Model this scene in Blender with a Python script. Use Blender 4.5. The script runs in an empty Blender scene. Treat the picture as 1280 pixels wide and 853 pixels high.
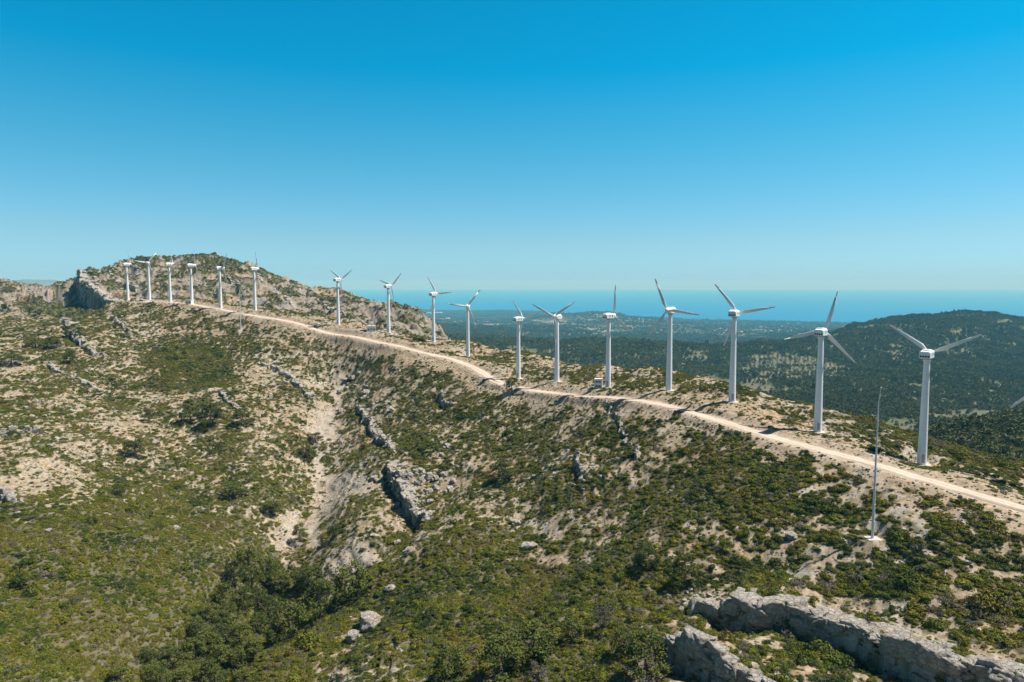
import bpy, bmesh, math, random
import numpy as np
from mathutils import Vector, Matrix, noise as mnoise

R = math.radians
rng = np.random.default_rng(11)
random.seed(5)
scene = bpy.context.scene
COL = scene.collection

# ------------------------------------------------------------------ camera model
F = 853.0                      # focal length in pixels of the 1280 px wide photograph
HORY = 355.0                   # row of the level line
TH = math.atan((426.5 - HORY) / F)
CT, ST = math.cos(TH), math.sin(TH)


def ray(px, py):
    """(u, s): x and z per metre of forward distance"""
    a = (px - 640.0) / F
    v = (426.5 - py) / F
    d = CT + v * ST
    return a / d, (-ST + v * CT) / d


def proj(u, s):
    d = CT - s * ST
    return 640 + F * u / d, 426.5 - F * (ST + s * CT) / d


# ------------------------------------------------------------------ noise
def _hash(ix, iy, seed):
    h = (ix.astype(np.uint32) * np.uint32(374761393) + iy.astype(np.uint32) * np.uint32(668265263)
         + np.uint32((seed * 2246822519) & 0xffffffff))
    h = (h ^ (h >> np.uint32(13))) * np.uint32(1274126177)
    return h ^ (h >> np.uint32(16))


def perlin(x, y, seed=0):
    x0 = np.floor(x); y0 = np.floor(y)
    fx = (x - x0).astype(np.float32); fy = (y - y0).astype(np.float32)
    ix = x0.astype(np.int64); iy = y0.astype(np.int64)
    ux = fx * fx * fx * (fx * (fx * 6 - 15) + 10)
    uy = fy * fy * fy * (fy * (fy * 6 - 15) + 10)

    def g(dx, dy):
        a = _hash(ix + dx, iy + dy, seed).astype(np.float32) * np.float32(2 * math.pi / 4294967296.0)
        return np.cos(a) * (fx - dx) + np.sin(a) * (fy - dy)
    a = g(0, 0); b = g(1, 0); c = g(0, 1); d = g(1, 1)
    return (a + (b - a) * ux) * (1 - uy) + (c + (d - c) * ux) * uy


def fbm(x, y, wl, octv=3, seed=0, gain=0.5):
    t = np.zeros(np.shape(x), np.float32); amp = 1.0; n = 0.0
    for k in range(octv):
        t += amp * perlin(x / wl, y / wl, seed + 17 * k)
        n += amp * amp; amp *= gain; wl *= 0.5
    return t / (math.sqrt(n) * 0.29)          # roughly unit variance


def uni(n):
    """unit-variance noise -> about uniform 0..1"""
    return 1 / (1 + np.exp(-1.7 * n))


def sstep(a, b, x):
    t = np.clip((x - a) / (b - a), 0, 1)
    return t * t * (3 - 2 * t)


# ------------------------------------------------------------------ terrain control points
TUR = [  # base px, base py, forward distance, axis azimuth, blade phase seen by the camera, tip brake turned
    (160, 375, 530, 40, -18, 0), (187, 375, 518, 155, 40, 1), (213, 376, 506, 46, -30, 0),
    (240, 378, 492, 48, 2, 0), (276, 384, 473, 42, 30, 0), (319, 388, 457, 39, -12, 0),
    (423, 406, 423, 36, 60, 0), (486, 417, 408, 38, 48, 0), (542, 428, 394, 36, -35, 0),
    (585, 448, 372, 178, 38, 0), (648, 475, 316, 52, -44, 0), (696, 478, 291, 209, 56, 1),
    (760, 485, 262, 52, 3, 0), (836, 489, 235, 216, -23, 0), (915, 503, 212, 36, -40, 0),
    (1022, 540, 187, 42, 15, 1), (1152, 582, 168, 45, 64, 0), (1309, 628, 150, 45, 225, 0)]
ROAD = [(138, 384, 522), (150, 379, 521), (200, 378, 507), (240, 381, 489), (300, 392, 454), (370, 403, 426),
        (440, 418, 399), (500, 432, 376), (560, 446, 355), (590, 458, 337), (610, 470, 319), (640, 482, 297),
        (700, 491, 268), (760, 496, 243), (820, 503, 222), (850, 511, 212), (900, 525, 198), (960, 545, 181),
        (1020, 560, 169), (1080, 575, 159), (1130, 591, 151), (1180, 605, 144), (1230, 620, 138),
        (1280, 634, 133), (1400, 668, 122), (1520, 700, 113)]
CP = []
for t in TUR:
    CP.append(t[:3])
for r in ROAD:
    CP.append(r)
CP += [  # the flank in front
    (0, 853, 118), (0, 760, 140), (0, 700, 158), (0, 640, 182), (0, 600, 205), (0, 550, 245), (0, 500, 290),
    (0, 460, 340), (0, 425, 400), (-150, 853, 110), (-150, 700, 148), (-150, 600, 190), (-150, 500, 270),
    (-150, 430, 380), (100, 853, 128), (100, 700, 166), (100, 600, 220), (100, 540, 265), (100, 480, 330),
    (100, 440, 385), (80, 404, 450), (200, 853, 140), (200, 760, 162), (200, 680, 192), (200, 600, 240),
    (200, 540, 285), (200, 480, 345), (200, 430, 415), (200, 395, 475), (300, 853, 145), (300, 780, 165),
    (300, 700, 195), (300, 620, 235), (300, 560, 275), (300, 500, 325), (300, 450, 380), (300, 412, 430),
    (330, 740, 190), (360, 690, 210), (395, 620, 248), (410, 560, 288), (415, 510, 332), (430, 470, 366),
    (420, 440, 392), (440, 700, 196), (470, 650, 214), (450, 760, 175), (420, 853, 138), (500, 853, 126),
    (500, 760, 160), (520, 700, 180), (540, 640, 208), (500, 600, 238), (500, 560, 268), (500, 500, 325),
    (500, 460, 355), (580, 500, 305), (580, 560, 255), (580, 620, 212), (580, 700, 172), (580, 780, 140),
    (580, 853, 120), (650, 520, 264), (650, 580, 228), (650, 650, 190), (650, 720, 160), (650, 790, 135),
    (650, 853, 117), (750, 530, 224), (750, 580, 198), (750, 650, 175), (750, 720, 150), (750, 790, 128),
    (750, 853, 112), (850, 550, 195), (850, 600, 176), (850, 660, 155), (850, 720, 141), (850, 790, 119),
    (850, 853, 104), (950, 590, 165), (950, 640, 150), (950, 700, 138), (950, 760, 118), (950, 853, 100),
    (1050, 620, 149), (1050, 680, 133), (1050, 740, 121), (1050, 853, 97), (1150, 640, 137), (1150, 700, 123),
    (1150, 760, 112), (1150, 853, 94), (1280, 680, 123), (1280, 740, 113), (1280, 800, 100), (1280, 853, 90),
    (1450, 853, 85), (1450, 720, 110), (0, 1000, 95), (300, 1000, 110), (640, 1000, 90), (950, 1000, 80),
    (1280, 1000, 74)]
CONT = [(600, 432, 405), (640, 440, 376), (700, 452, 336), (760, 460, 305), (800, 463, 288),
        (860, 469, 264), (900, 479, 250), (950, 491, 233), (1000, 508, 219), (1050, 524, 206), (1100, 536, 197),
        (1150, 545, 192), (1200, 560, 182), (1280, 582, 170), (1400, 612, 158)]
CP += CONT
# the rocky hill behind the left end of the row
CP += [(100, 350, 770), (130, 342, 810), (150, 333, 830), (165, 325, 850), (210, 324, 880), (260, 323, 900), (300, 330, 900),
       (340, 343, 880), (370, 357, 860), (398, 369, 840), (420, 365, 830), (445, 374, 815), (480, 389, 790),
       (520, 406, 760), (560, 423, 730),
       (200, 395, 625), (300, 405, 600), (400, 425, 570), (500, 442, 540), (110, 398, 610),
       (300, 365, 740), (200, 354, 750), (400, 392, 690), (260, 358, 735), (350, 378, 700), (120, 366, 690),
       (0, 351, 1000), (50, 361, 960), (75, 360, 900), (75, 378, 740), (0, 385, 650), (40, 392, 610),
       (-150, 345, 1000), (-150, 390, 640), (30, 408, 500), (60, 410, 490)]
KP = []                                     # (u, logY, s)
for px, py, Y in CP:
    u, s = ray(px, py); KP.append((u, math.log(Y), s))
for px, py, Y in CONT:                      # ground falls away behind the crest
    u, s = ray(px, py)
    KP.append((u, math.log(Y * 1.3), s - 0.055)); KP.append((u, math.log(Y * 1.8), s - 0.11))
for px, Y, z in [(260, 1250, -60), (100, 1150, -40), (400, 1150, -120), (0, 1400, -70), (-150, 1400, -70),
                 (480, 950, -75), (540, 900, -120), (498, 1200, -80), (560, 1250, -200), (0, 2500, -90),
                 (250, 2500, -150), (420, 2500, -190), (0, 6000, -250), (250, 6000, -300), (0, 11500, -480),
                 (300, 11500, -480), (640, 700, -190), (640, 1000, -215), (760, 600, -175), (760, 900, -205),
                 (1000, 480, -130), (1000, 700, -170), (1120, 420, -115), (1120, 700, -175), (1250, 380, -95),
                 (1400, 700, -170), (1400, 1500, -170), (1190, 3200, -240), (1280, 3200, -240),
                 (1060, 3200, -260), (1400, 3200, -250), (1190, 6000, -400), (1190, 9000, -470),
                 (1400, 9000, -470)]:
    u, _ = ray(px, 400); KP.append((u, math.log(Y), z / Y))
for px, py, Y in [(560, 424, 2000), (560, 417, 3200), (560, 408, 5000), (560, 400, 7500), (560, 394, 9600),
                  (560, 389.5, 11200), (470, 412, 2400), (470, 402, 4000), (470, 406, 5000), (470, 392, 10000),
                  (470, 387.5, 11800), (640, 446, 1600), (640, 428, 2300), (640, 426, 3300), (640, 411, 4600),
                  (640, 401, 7500), (640, 391, 10500), (700, 450, 1600), (700, 430, 2400), (700, 432, 2900), (700, 414, 4300),
                  (700, 404, 6000), (720, 395, 7600), (760, 391.5, 7000), (700, 393.5, 9500), (800, 455, 1500),
                  (800, 432, 2200), (800, 440, 2700), (800, 416, 4500), (800, 399, 6300), (800, 399.5, 8600),
                  (900, 482, 1200), (900, 464, 1450), (900, 441, 2300), (900, 450, 2800), (900, 422, 4600),
                  (900, 410, 6000), (900, 402.5, 8000), (1000, 500, 950), (985, 462, 1400), (1000, 432, 2200),
                  (1000, 448, 2800), (1000, 417, 4800), (1000, 406, 7600), (1060, 412, 2200), (1060, 480, 1150),
                  (1060, 520, 820), (1120, 400, 2250), (1120, 450, 1500), (1120, 500, 1000), (1190, 391.5, 2300),
                  (1190, 450, 1550), (1190, 515, 950), (1280, 403, 2250), (1280, 450, 1600), (1280, 510, 950),
                  (1400, 428, 2200), (1240, 527, 640), (1290, 530, 580), (1180, 540, 700), (800, 403, 7200),
                  (1080, 408, 7400), (640, 388, 11300)]:
    u, s = ray(px, py); KP.append((u, math.log(Y), s))
KP = np.array(KP)


def tps(a, b):
    d2 = (a[:, None, 0] - b[None, :, 0]) ** 2 + ((a[:, None, 1] - b[None, :, 1]) * 0.8) ** 2
    return 0.5 * d2 * np.log(d2 + 1e-12)


n = len(KP)
A = np.zeros((n + 3, n + 3))
A[:n, :n] = tps(KP[:, :2], KP[:, :2]) + np.eye(n) * 2e-4
A[:n, n] = 1; A[:n, n + 1:n + 3] = KP[:, :2]
A[n, :n] = 1; A[n + 1:n + 3, :n] = KP[:, :2].T
W = np.linalg.solve(A, np.concatenate([KP[:, 2], np.zeros(3)]))


def s_eval(pts):
    return tps(pts, KP[:, :2]) @ W[:n] + W[n] + pts @ W[n + 1:n + 3]


U0, U1, DU = -0.95, 0.95, 0.0014
NU = int(round((U1 - U0) / DU)) + 1
us = np.linspace(U0, U1, NU)
LS = np.concatenate([np.arange(math.log(45), math.log(760), 0.0035), np.arange(math.log(760), math.log(13000), 0.009)])
NL = len(LS)
cu = np.linspace(U0, U1, 160); cl = np.linspace(LS[0], LS[-1], 220)
cg = np.stack(np.meshgrid(cu, cl), -1).reshape(-1, 2)
SC = np.concatenate([s_eval(c) for c in np.array_split(cg, 12)]).reshape(220, 160)


def cubic(nodes, q):
    m = len(nodes); h = nodes[1] - nodes[0]
    t = (q - nodes[0]) / h
    i = np.clip(np.floor(t).astype(int), 0, m - 2); f = t - i
    w = np.stack([-0.5 * f ** 3 + f ** 2 - 0.5 * f, 1.5 * f ** 3 - 2.5 * f ** 2 + 1,
                  -1.5 * f ** 3 + 2 * f ** 2 + 0.5 * f, 0.5 * f ** 3 - 0.5 * f ** 2], 1)
    M = np.zeros((len(q), m))
    for k in range(4):
        np.add.at(M, (np.arange(len(q)), np.clip(i + k - 1, 0, m - 1)), w[:, k])
    return M


S = cubic(cl, LS) @ SC @ cubic(cu, us).T                 # rows = distance, columns = bearing
YY = np.exp(LS)[:, None] * np.ones((1, NU))
XX = YY * us[None, :]
ZZ = S * YY


def bil(G, x, y):
    """bilinear lookup of a grid field at world x, y"""
    x = np.asarray(x, float); y = np.asarray(y, float)
    fj = np.clip((x / y - U0) / DU, 0, NU - 1.001)
    fi = np.clip(np.interp(np.log(y), LS, np.arange(NL)), 0, NL - 1.001)
    i = fi.astype(int); j = fj.astype(int); a = fi - i; b = fj - j
    return (G[i, j] * (1 - a) * (1 - b) + G[i + 1, j] * a * (1 - b) + G[i, j + 1] * (1 - a) * b + G[i + 1, j + 1] * a * b)


def pix(px, py, ymin=60.0):
    """first ground point seen at that pixel"""
    u, s = ray(px, py)
    j = int(np.clip(round((u - U0) / DU), 0, NU - 1))
    col = ZZ[:, j] / YY[:, j]
    ok = np.nonzero((col >= s) & (YY[:, j] > ymin))[0]
    i = ok[0] if len(ok) else NL - 1
    y = YY[i, j]
    return np.array([u * y, y, ZZ[i, j]])


PX, PY = proj(XX / YY, S)                               # where each ground point sits in the photograph


def seg_dist(poly, x, y):
    """distance to a polyline, arc length of the nearest point, signed side"""
    best = np.full(x.shape, 1e9); arc = np.zeros(x.shape); side = np.zeros(x.shape)
    L = 0.0
    for (ax, ay), (bx, by) in zip(poly[:-1], poly[1:]):
        dx, dy = bx - ax, by - ay; l2 = dx * dx + dy * dy; l = math.sqrt(l2)
        t = np.clip(((x - ax) * dx + (y - ay) * dy) / l2, 0, 1)
        d = np.hypot(x - ax - t * dx, y - ay - t * dy)
        m = d < best
        best = np.where(m, d, best); arc = np.where(m, L + t * l, arc)
        side = np.where(m, np.sign((x - ax) * dy - (y - ay) * dx), side)
        L += l
    return best, arc, side


NEAR = (YY > 45) & (YY < 620)
nr = int(np.searchsorted(LS, math.log(620)))
nX, nY = XX[:nr], YY[:nr]

# road centre line in the world
rp = []
for px, py, Y in ROAD:
    u, s = ray(px, py); rp.append((u * Y, Y, s * Y))
rp = np.array(rp)
tt = np.concatenate([[0], np.cumsum(np.hypot(np.diff(rp[:, 0]), np.diff(rp[:, 1])))])
NR = int(tt[-1] / 1.0)
tq = np.linspace(0, tt[-1], NR)
rl = np.stack([np.interp(tq, tt, rp[:, k]) for k in range(3)], 1)
for _ in range(60):
    rl[1:-1] = 0.25 * rl[:-2] + 0.5 * rl[1:-1] + 0.25 * rl[2:]
rl[:, 2] = bil(ZZ, rl[:, 0], rl[:, 1])
for _ in range(120):
    rl[1:-1, 2] = 0.25 * rl[:-2, 2] + 0.5 * rl[1:-1, 2] + 0.25 * rl[2:, 2]
RD = np.full(XX.shape, 1e9); RA = np.zeros(XX.shape); RS = np.zeros(XX.shape)
d, a, sd = seg_dist([tuple(p[:2]) for p in rl[::6]] + [tuple(rl[-1, :2])], nX, nY)
RD[:nr], RA[:nr], RS[:nr] = d, a, sd                   # side > 0: camera side
# ledges: crest polyline in the photograph, drop in metres, ground blend lengths
LEDGES = {
    'main': ([(872, 766), (905, 763), (940, 761), (975, 763), (1010, 773), (1045, 782), (1085, 799), (1120, 815), (1160, 831), (1200, 844), (1250, 857), (1310, 872)], 5.4),
    'low': ([(833, 816), (857, 830), (880, 840), (905, 853), (940, 872), (985, 893)], 5.5),
    'scarp': ([(483, 585), (492, 602), (508, 620), (530, 633), (548, 632)], 5.5),
    'wall': ([(75, 401), (86, 416), (96, 428), (108, 439), (122, 446), (136, 450)], 3.2),
    'wall2': ([(56, 452), (72, 464), (90, 474), (108, 480), (128, 488)], 1.4),
    'rib': ([(322, 454), (340, 462), (360, 474), (376, 488), (390, 500)], 2.2),
    'rib2': ([(272, 492), (286, 503), (300, 514)], 1.5),
    'knob': ([(548, 492), (556, 504), (566, 510)], 3.0),
    'spike': ([(718, 566), (722, 584), (730, 604)], 1.8),
    'stripe': ([(757, 504), (773, 525), (785, 548), (797, 565), (807, 582)], .9),
    'spine': ([(446, 503), (460, 524), (476, 546), (492, 566)], 2.0),
    'left': ([(-20, 546), (15, 540), (50, 541)], 3.0),
    'left2': ([(-25, 628), (0, 622), (16, 632)], 3.0),
    'edge': ([(137, 396), (150, 408), (166, 420)], 2.5),
}
LED = {}
for k, (pl, h) in LEDGES.items():
    w = np.array([pix(*p) for p in pl])
    LED[k] = (w, h)
for k, (w, h) in LED.items():
    d, a, sd = seg_dist([tuple(p[:2]) for p in w], nX, nY)
    L = np.sum(np.hypot(np.diff(w[:, 0]), np.diff(w[:, 1])))
    endf = sstep(0, 0.12 * L, a) * sstep(0, 0.12 * L, L - a)
    reach = 3.2 * h
    f = np.clip(1 - d / reach, 0, 1) ** 2 * endf
    # side > 0 is the camera side for left-to-right polylines
    ZZ[:nr] += np.where(sd > 0, -.85, .12) * f * h * sstep(0.0, 0.7, d)
# the big cliff at the left end of the rocky hill
w = np.array([pix(*p, 560) for p in [(96, 350), (103, 358), (112, 367), (126, 377), (146, 385)]])
nf_ = int(np.searchsorted(LS, math.log(1000)))
d, a, sd = seg_dist([tuple(p[:2]) for p in w], XX[:nf_], YY[:nf_])
L = np.sum(np.hypot(np.diff(w[:, 0]), np.diff(w[:, 1])))
ZZ[:nf_] += np.where(sd > 0, -1.0, .12) * np.clip(1 - d / 70, 0, 1) ** 2 * sstep(0, .1 * L, a) * sstep(0, .1 * L, L - a) * 20 * sstep(0, 3, d)
CLIFF_W = w
# gullies
for pl, wd, dp in [([(430, 470), (412, 515), (405, 560), (396, 620), (362, 690), (330, 745), (290, 800), (240, 870)], 13, 7.0),
                   ([(560, 600), (520, 650), (470, 690), (420, 720), (370, 760)], 8, 3.2),
                   ([(700, 560), (660, 640), (620, 720), (590, 800)], 10, 1.6),
                   ([(180, 470), (230, 540), (270, 620), (300, 700)], 12, 2.0)]:
    w = [tuple(pix(*p)[:2]) for p in pl]
    d, a, sd = seg_dist(w, nX, nY)
    ZZ[:nr] -= dp * np.exp(-(d / wd) ** 2)
# roughness
rock_hill = sstep(540, 620, YY) * sstep(1250, 1050, YY) * sstep(640, 560, PX)
nearw = sstep(700, 500, YY)
flat = sstep(3.5, 26.0, RD)
for (px, py, Y, *_r) in TUR:
    u, s = ray(px, py)
    flat = np.minimum(flat, 0.15 + 0.85 * sstep(2.5, 7, np.hypot(XX - u * Y, YY - Y)))
DET = nearw * flat * (1.1 * fbm(XX, YY, 46, 2, 3) + 0.42 * fbm(XX, YY, 13, 3, 5) + 0.13 * fbm(XX, YY, 3.2, 2, 9))
ZB = ZZ.copy()
ZZ += DET
q = ZB + 0.42 * XX + 0.1 * YY + 5 * fbm(XX, YY, 60, 3, 21)
fr = (q / 13.0) % 1.0
fr2 = ((q + 2 * fbm(XX, YY, 18, 2, 22)) / 5.3) % 1.0
strata = sstep(0.0, 0.16, fr) - fr
strata2 = sstep(0.0, 0.2, fr2) - fr2
rdg = 1 - np.abs(fbm(XX, YY, 30, 4, 35)) * .9
ZZ += rock_hill * (6.5 * strata * uni(fbm(XX, YY, 45, 2, 33)) + 2.4 * strata2 + 1.5 * fbm(XX, YY, 38, 3, 23) + 2.6 * rdg + 0.9 * fbm(XX, YY, 6, 3, 29) - 2.0)
# near bedding steps
q3 = ZB * 1.0 + 0.22 * XX - 0.12 * YY + 2.2 * fbm(XX, YY, 34, 3, 41)
fr3 = (q3 / 3.4) % 1.0
bed = sstep(0.0, 0.2, fr3) - fr3
bedw = nearw * flat * sstep(0.50, 0.85, uni(fbm(XX, YY, 30, 2, 43)))
ZZ += bedw * 0.9 * bed
fth = np.interp(PX, [560, 640, 720, 820, 1280], [560, 440, 380, 330, 250])
far = sstep(fth - 20, fth + 110, YY) * (1 - rock_hill)
ZZ += far * (np.minimum(YY * 0.0050, 11) * fbm(XX, YY, 420, 4, 51, 0.55) + np.minimum(YY * 0.0011, 2.2) * fbm(XX, YY, 60, 2, 57)) * sstep(12000, 6000, YY)
# road bench
rz = np.interp(RA, np.linspace(0, RA[:nr].max() if RA[:nr].max() > 0 else 1, NR), rl[:, 2])
wr = sstep(6.0, 2.6, RD)
ZZ = ZZ * (1 - wr) + (rz - 0.07) * wr
for (px, py, Y, *_r) in TUR:
    u, s = ray(px, py)
    dd = np.hypot(XX - u * Y, YY - Y); pw = sstep(5.5, 2.0, dd)
    ZZ = ZZ * (1 - pw) + float(bil(ZZ, [u * Y], [Y])[0]) * pw
for px, py, Y in ((1091, 661, 134), (301, 415, 430), (748, 485, 263), (464, 412, 404), (236, 379, 488)):
    u, s = ray(px, py)
    pw = sstep(5.0, 2.6, np.hypot(XX - u * Y, YY - Y))
    ZZ = ZZ * (1 - pw) + float(bil(ZZ, [u * Y], [Y])[0]) * pw
CPX = [300, 470, 560, 640, 700, 760, 900, 1000, 1080, 1400]
CYY = [12000, 11900, 11200, 10700, 10000, 9300, 8000, 7600, 7400, 7300]
coast = np.interp(PX, CPX, CYY) * (1 + .03 * fbm(XX, YY, 1500, 3, 58))
ZZ = np.where(YY < coast, np.maximum(ZZ, -437), ZZ)
ZZ = np.where(YY >= coast, np.minimum(ZZ, -437 - 30 * sstep(1.0, 1.05, YY / coast)), ZZ)
S = ZZ / YY
PX, PY = proj(XX / YY, S)

# slope of the ground
dzdl = np.gradient(ZZ, LS, axis=0); dzdu = np.gradient(ZZ, us, axis=1)
gy = dzdl / YY - (dzdu / YY) * (XX / YY) / 1.0
gx = dzdu / YY
SL = np.hypot(gx, gy)

# visibility from around the camera
run = np.maximum.accumulate(S, axis=0)
lag = np.concatenate([np.full((3, NU), -9.0), run[:-3]])
vis = (S + np.minimum(6.0 / YY, 0.03)) >= lag - 0.006
vv = vis.copy()
for k in range(1, 16):
    vv[:, k:] |= vis[:, :-k]; vv[:, :-k] |= vis[:, k:]
vis = vv & (np.abs(XX / YY) < 0.86) & (PY < 900)

# ------------------------------------------------------------------ cover of plants
CX = np.arange(40, 1280, 80)
CY = np.array([400, 440, 480, 520, 560, 600, 640, 680, 720, 760, 800, 840])
CV = np.array([
    [.45, .5, .5, .5, .40, .30, .35, .4, .5, .5, .5, .5, .5, .5, .5, .5],
    [.50, .5, .55, .65, .5, .45, .42, .35, .55, .6, .6, .6, .6, .6, .6, .6],
    [.55, .5, .75, .6, .45, .5, .6, .65, .40, .6, .65, .6, .6, .6, .7, .7],
    [.55, .55, .5, .6, .4, .42, .6, .65, .50, .45, .45, .45, .55, .7, .8, .8],
    [.40, .55, .5, .6, .6, .48, .6, .6, .65, .65, .72, .65, .35, .45, .8, .85],
    [.40, .45, .65, .55, .6, .40, .5, .5, .7, .7, .75, .85, .70, .32, .35, .5],
    [.75, .75, .8, .65, .6, .40, .5, .55, .6, .65, .75, .8, .75, .55, .5, .45],
    [.85, .8, .8, .75, .5, .40, .65, .75, .6, .6, .75, .75, .65, .55, .5, .55],
    [.85, .85, .85, .9, .85, .5, .8, .85, .85, .85, .8, .75, .65, .7, .65, .65],
    [.85, .85, .85, .95, .9, .7, .85, .9, .9, .85, .8, .6, .6, .5, .7, .7],
    [.9, .9, .95, .95, .85, .6, .75, .9, .85, .8, .6, .5, .5, .4, .6, .65],
    [.9, .9, .95, .95, .8, .5, .7, .85, .85, .75, .5, .6, .6, .5, .4, .5]])


def table(px, py):
    fx = np.clip((px - 40) / 80, 0, 14.999); fy = np.clip((py - 400) / 40, 0, 10.999)
    i = fy.astype(int); j = fx.astype(int); a = fy - i; b = fx - j
    return CV[i, j] * (1 - a) * (1 - b) + CV[i + 1, j] * a * (1 - b) + CV[i, j + 1] * (1 - a) * b + CV[i + 1, j + 1] * a * b


cover = table(PX, PY)
wob = 6 * fbm(XX, YY, 9, 2, 61)
BLOB = [  # px, py, rx, ry, change of cover
    (404, 534, 17, 22, -.9), (424, 488, 5, 20, -.7), (398, 590, 6, 34, -.8), (362, 664, 14, 22, -.8), (432, 606, 30, 14, -.28),
    (415, 632, 16, 28, -.28), (392, 668, 8, 28, -.4), (446, 698, 16, 16, -.6), (422, 716, 10, 14, -.7), (574, 606, 16, 8, -.6),
    (600, 580, 18, 6, -.4), (30, 606, 40, 18, -.35), (60, 585, 30, 12, -.4), (78, 497, 12, 6, -.5), (18, 462, 20, 8, -.5),
    (150, 530, 40, 10, -.3), (100, 556, 30, 8, -.35), (200, 500, 25, 9, -.35), (330, 540, 14, 16, -.3), (330, 470, 14, 20, -.3),
    (230, 445, 45, 16, .3), (265, 470, 30, 14, .25), (520, 560, 20, 14, .2), (690, 665, 10, 8, -.6), (690, 700, 14, 8, -.4),
    (740, 590, 10, 16, -.4), (790, 590, 18, 5, -.4), (665, 655, 22, 4, -.4), (1060, 760, 70, 10, -.4), (900, 748, 40, 8, -.35),
    (1160, 800, 60, 9, -.35), (1240, 820, 40, 8, -.4), (905, 815, 20, 8, -.6), (1010, 845, 14, 10, -.5), (940, 830, 14, 5, -.4), (1110, 600, 30, 6, -.2),
    (1135, 650, 18, 25, -.35), (890, 660, 20, 5, -.4), (950, 690, 25, 4, -.4), (930, 560, 18, 18, .2), (300, 760, 70, 50, .3),
    (1015, 825, 40, 9, .5), (930, 815, 22, 8, .45), (1120, 740, 60, 30, .12), (1235, 760, 45, 18, .2),
    (700, 455, 50, 4, -.4), (790, 462, 40, 4, -.4), (890, 475, 25, 6, -.4), (960, 500, 25, 8, -.3), (1040, 530, 25, 8, -.35)]
for bx, by, rx, ry, dc in BLOB:
    m = ((PX + wob - bx) / rx) ** 2 + ((PY + 0.6 * wob - by) / ry) ** 2
    cover = cover + dc * np.clip(1.25 - 0.6 * m, 0, 1)
# verge of the road: camera side wide pale bank, turbine side worked ground
bank = sstep(0.0, 1.0, (RA - 0) / 1.0)
wid = np.interp(PX, [140, 300, 420, 560, 640, 800, 1000, 1280], [2.5, 5, 6, 8.5, 8, 4.0, 3.5, 2.0])
down = (RS > 0)
cover = cover - np.where(down, 0.62 * sstep(wid + 5, wid - 2, RD + 2.0 * fbm(XX, YY, 7, 2, 63)),
                         0.36 * sstep(15, 5, RD + 3 * fbm(XX, YY, 8, 2, 64)))
for (px, py, Y, *_r) in TUR:
    u, s = ray(px, py)
    cover = cover - 0.45 * sstep(7, 2.5, np.hypot(XX - u * Y, YY - Y))
cover = np.clip(cover + (.02 + .08 * sstep(470, 620, PY) * sstep(700, 500, PX)) * sstep(.15, .45, cover) + .08 * sstep(.62, .85, cover), 0.03, 0.99)
nmat = 0.48 * fbm(XX, YY, 17, 2, 71) + 0.56 * fbm(XX, YY, 5.0, 2, 73) + 0.68 * fbm(XX, YY, 1.9, 1, 75)
U_ = uni(nmat / 1.0)
mat_ = sstep(0.05, -0.05, U_ - cover) * sstep(620, 540, YY)
mat_ *= sstep(2.6, 3.6, RD)
# rocky hill plants
hillcov = 0.30 + 0.15 * np.sin(PX / 31.0) * 0 + 0.2 * sstep(345, 325, PY)
for bx, by, rx, ry, dc in [(40, 382, 20, 9, .6), (75, 390, 25, 7, .6), (150, 352, 14, 10, .3), (250, 330, 40, 8, .2), (300, 335, 60, 8, .25), (20, 375, 12, 10, -.3), (15, 395, 40, 5, -.5), (60, 366, 30, 6, -.3)]:
    hillcov = hillcov + dc * np.clip(1.3 - 0.7 * (((PX - bx) / rx) ** 2 + ((PY - by) / ry) ** 2), 0, 1)
uh = uni(0.8 * fbm(XX, YY, 26, 3, 81) + 0.5 * fbm(XX, YY, 7, 2, 83) - 0.9 * strata)
mat_h = sstep(0.06, -0.06, uh - hillcov) * rock_hill
# far forest
fcl = np.full(XX.shape, 0.875)
for bx, by, rx, ry, dc in [(980, 462, 62, 16, -.7), (870, 454, 22, 8, -.5), (860, 445, 24, 5, -.5), (640, 440, 30, 6, -.5), (760, 414, 30, 7, -.55),
                           (700, 418, 20, 3, -.4), (690, 404, 25, 4, -.5), (1155, 483, 30, 8, -.6), (1122, 440, 10, 12, -.45), (1200, 522, 40, 8, -.6),
                           (1120, 532, 28, 8, -.6), (1160, 546, 45, 8, -.5), (930, 482, 40, 9, -.55), (1097, 440, 6, 2, -.6), (600, 440, 25, 4, -.4), (885, 480, 30, 8, -.4),
                           (1250, 412, 10, 5, -.3), (780, 470, 30, 4, -.3)]:
    fcl = fcl + dc * np.clip(1.4 - 0.8 * (((PX - bx) / rx) ** 2 + ((PY - by) / ry) ** 2), 0, 1)
uf = uni(0.8 * fbm(XX, YY, 180, 3, 91) + 0.5 * fbm(XX, YY, 40, 2, 93))
forest = sstep(0.05, -0.05, uf - fcl) * far
plain = sstep(3800, 5000, YY)

# ------------------------------------------------------------------ ground colours (albedo)
def mixc(c, col, w):
    return c * (1 - w[..., None]) + np.asarray(col, np.float32) * w[..., None]


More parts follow.
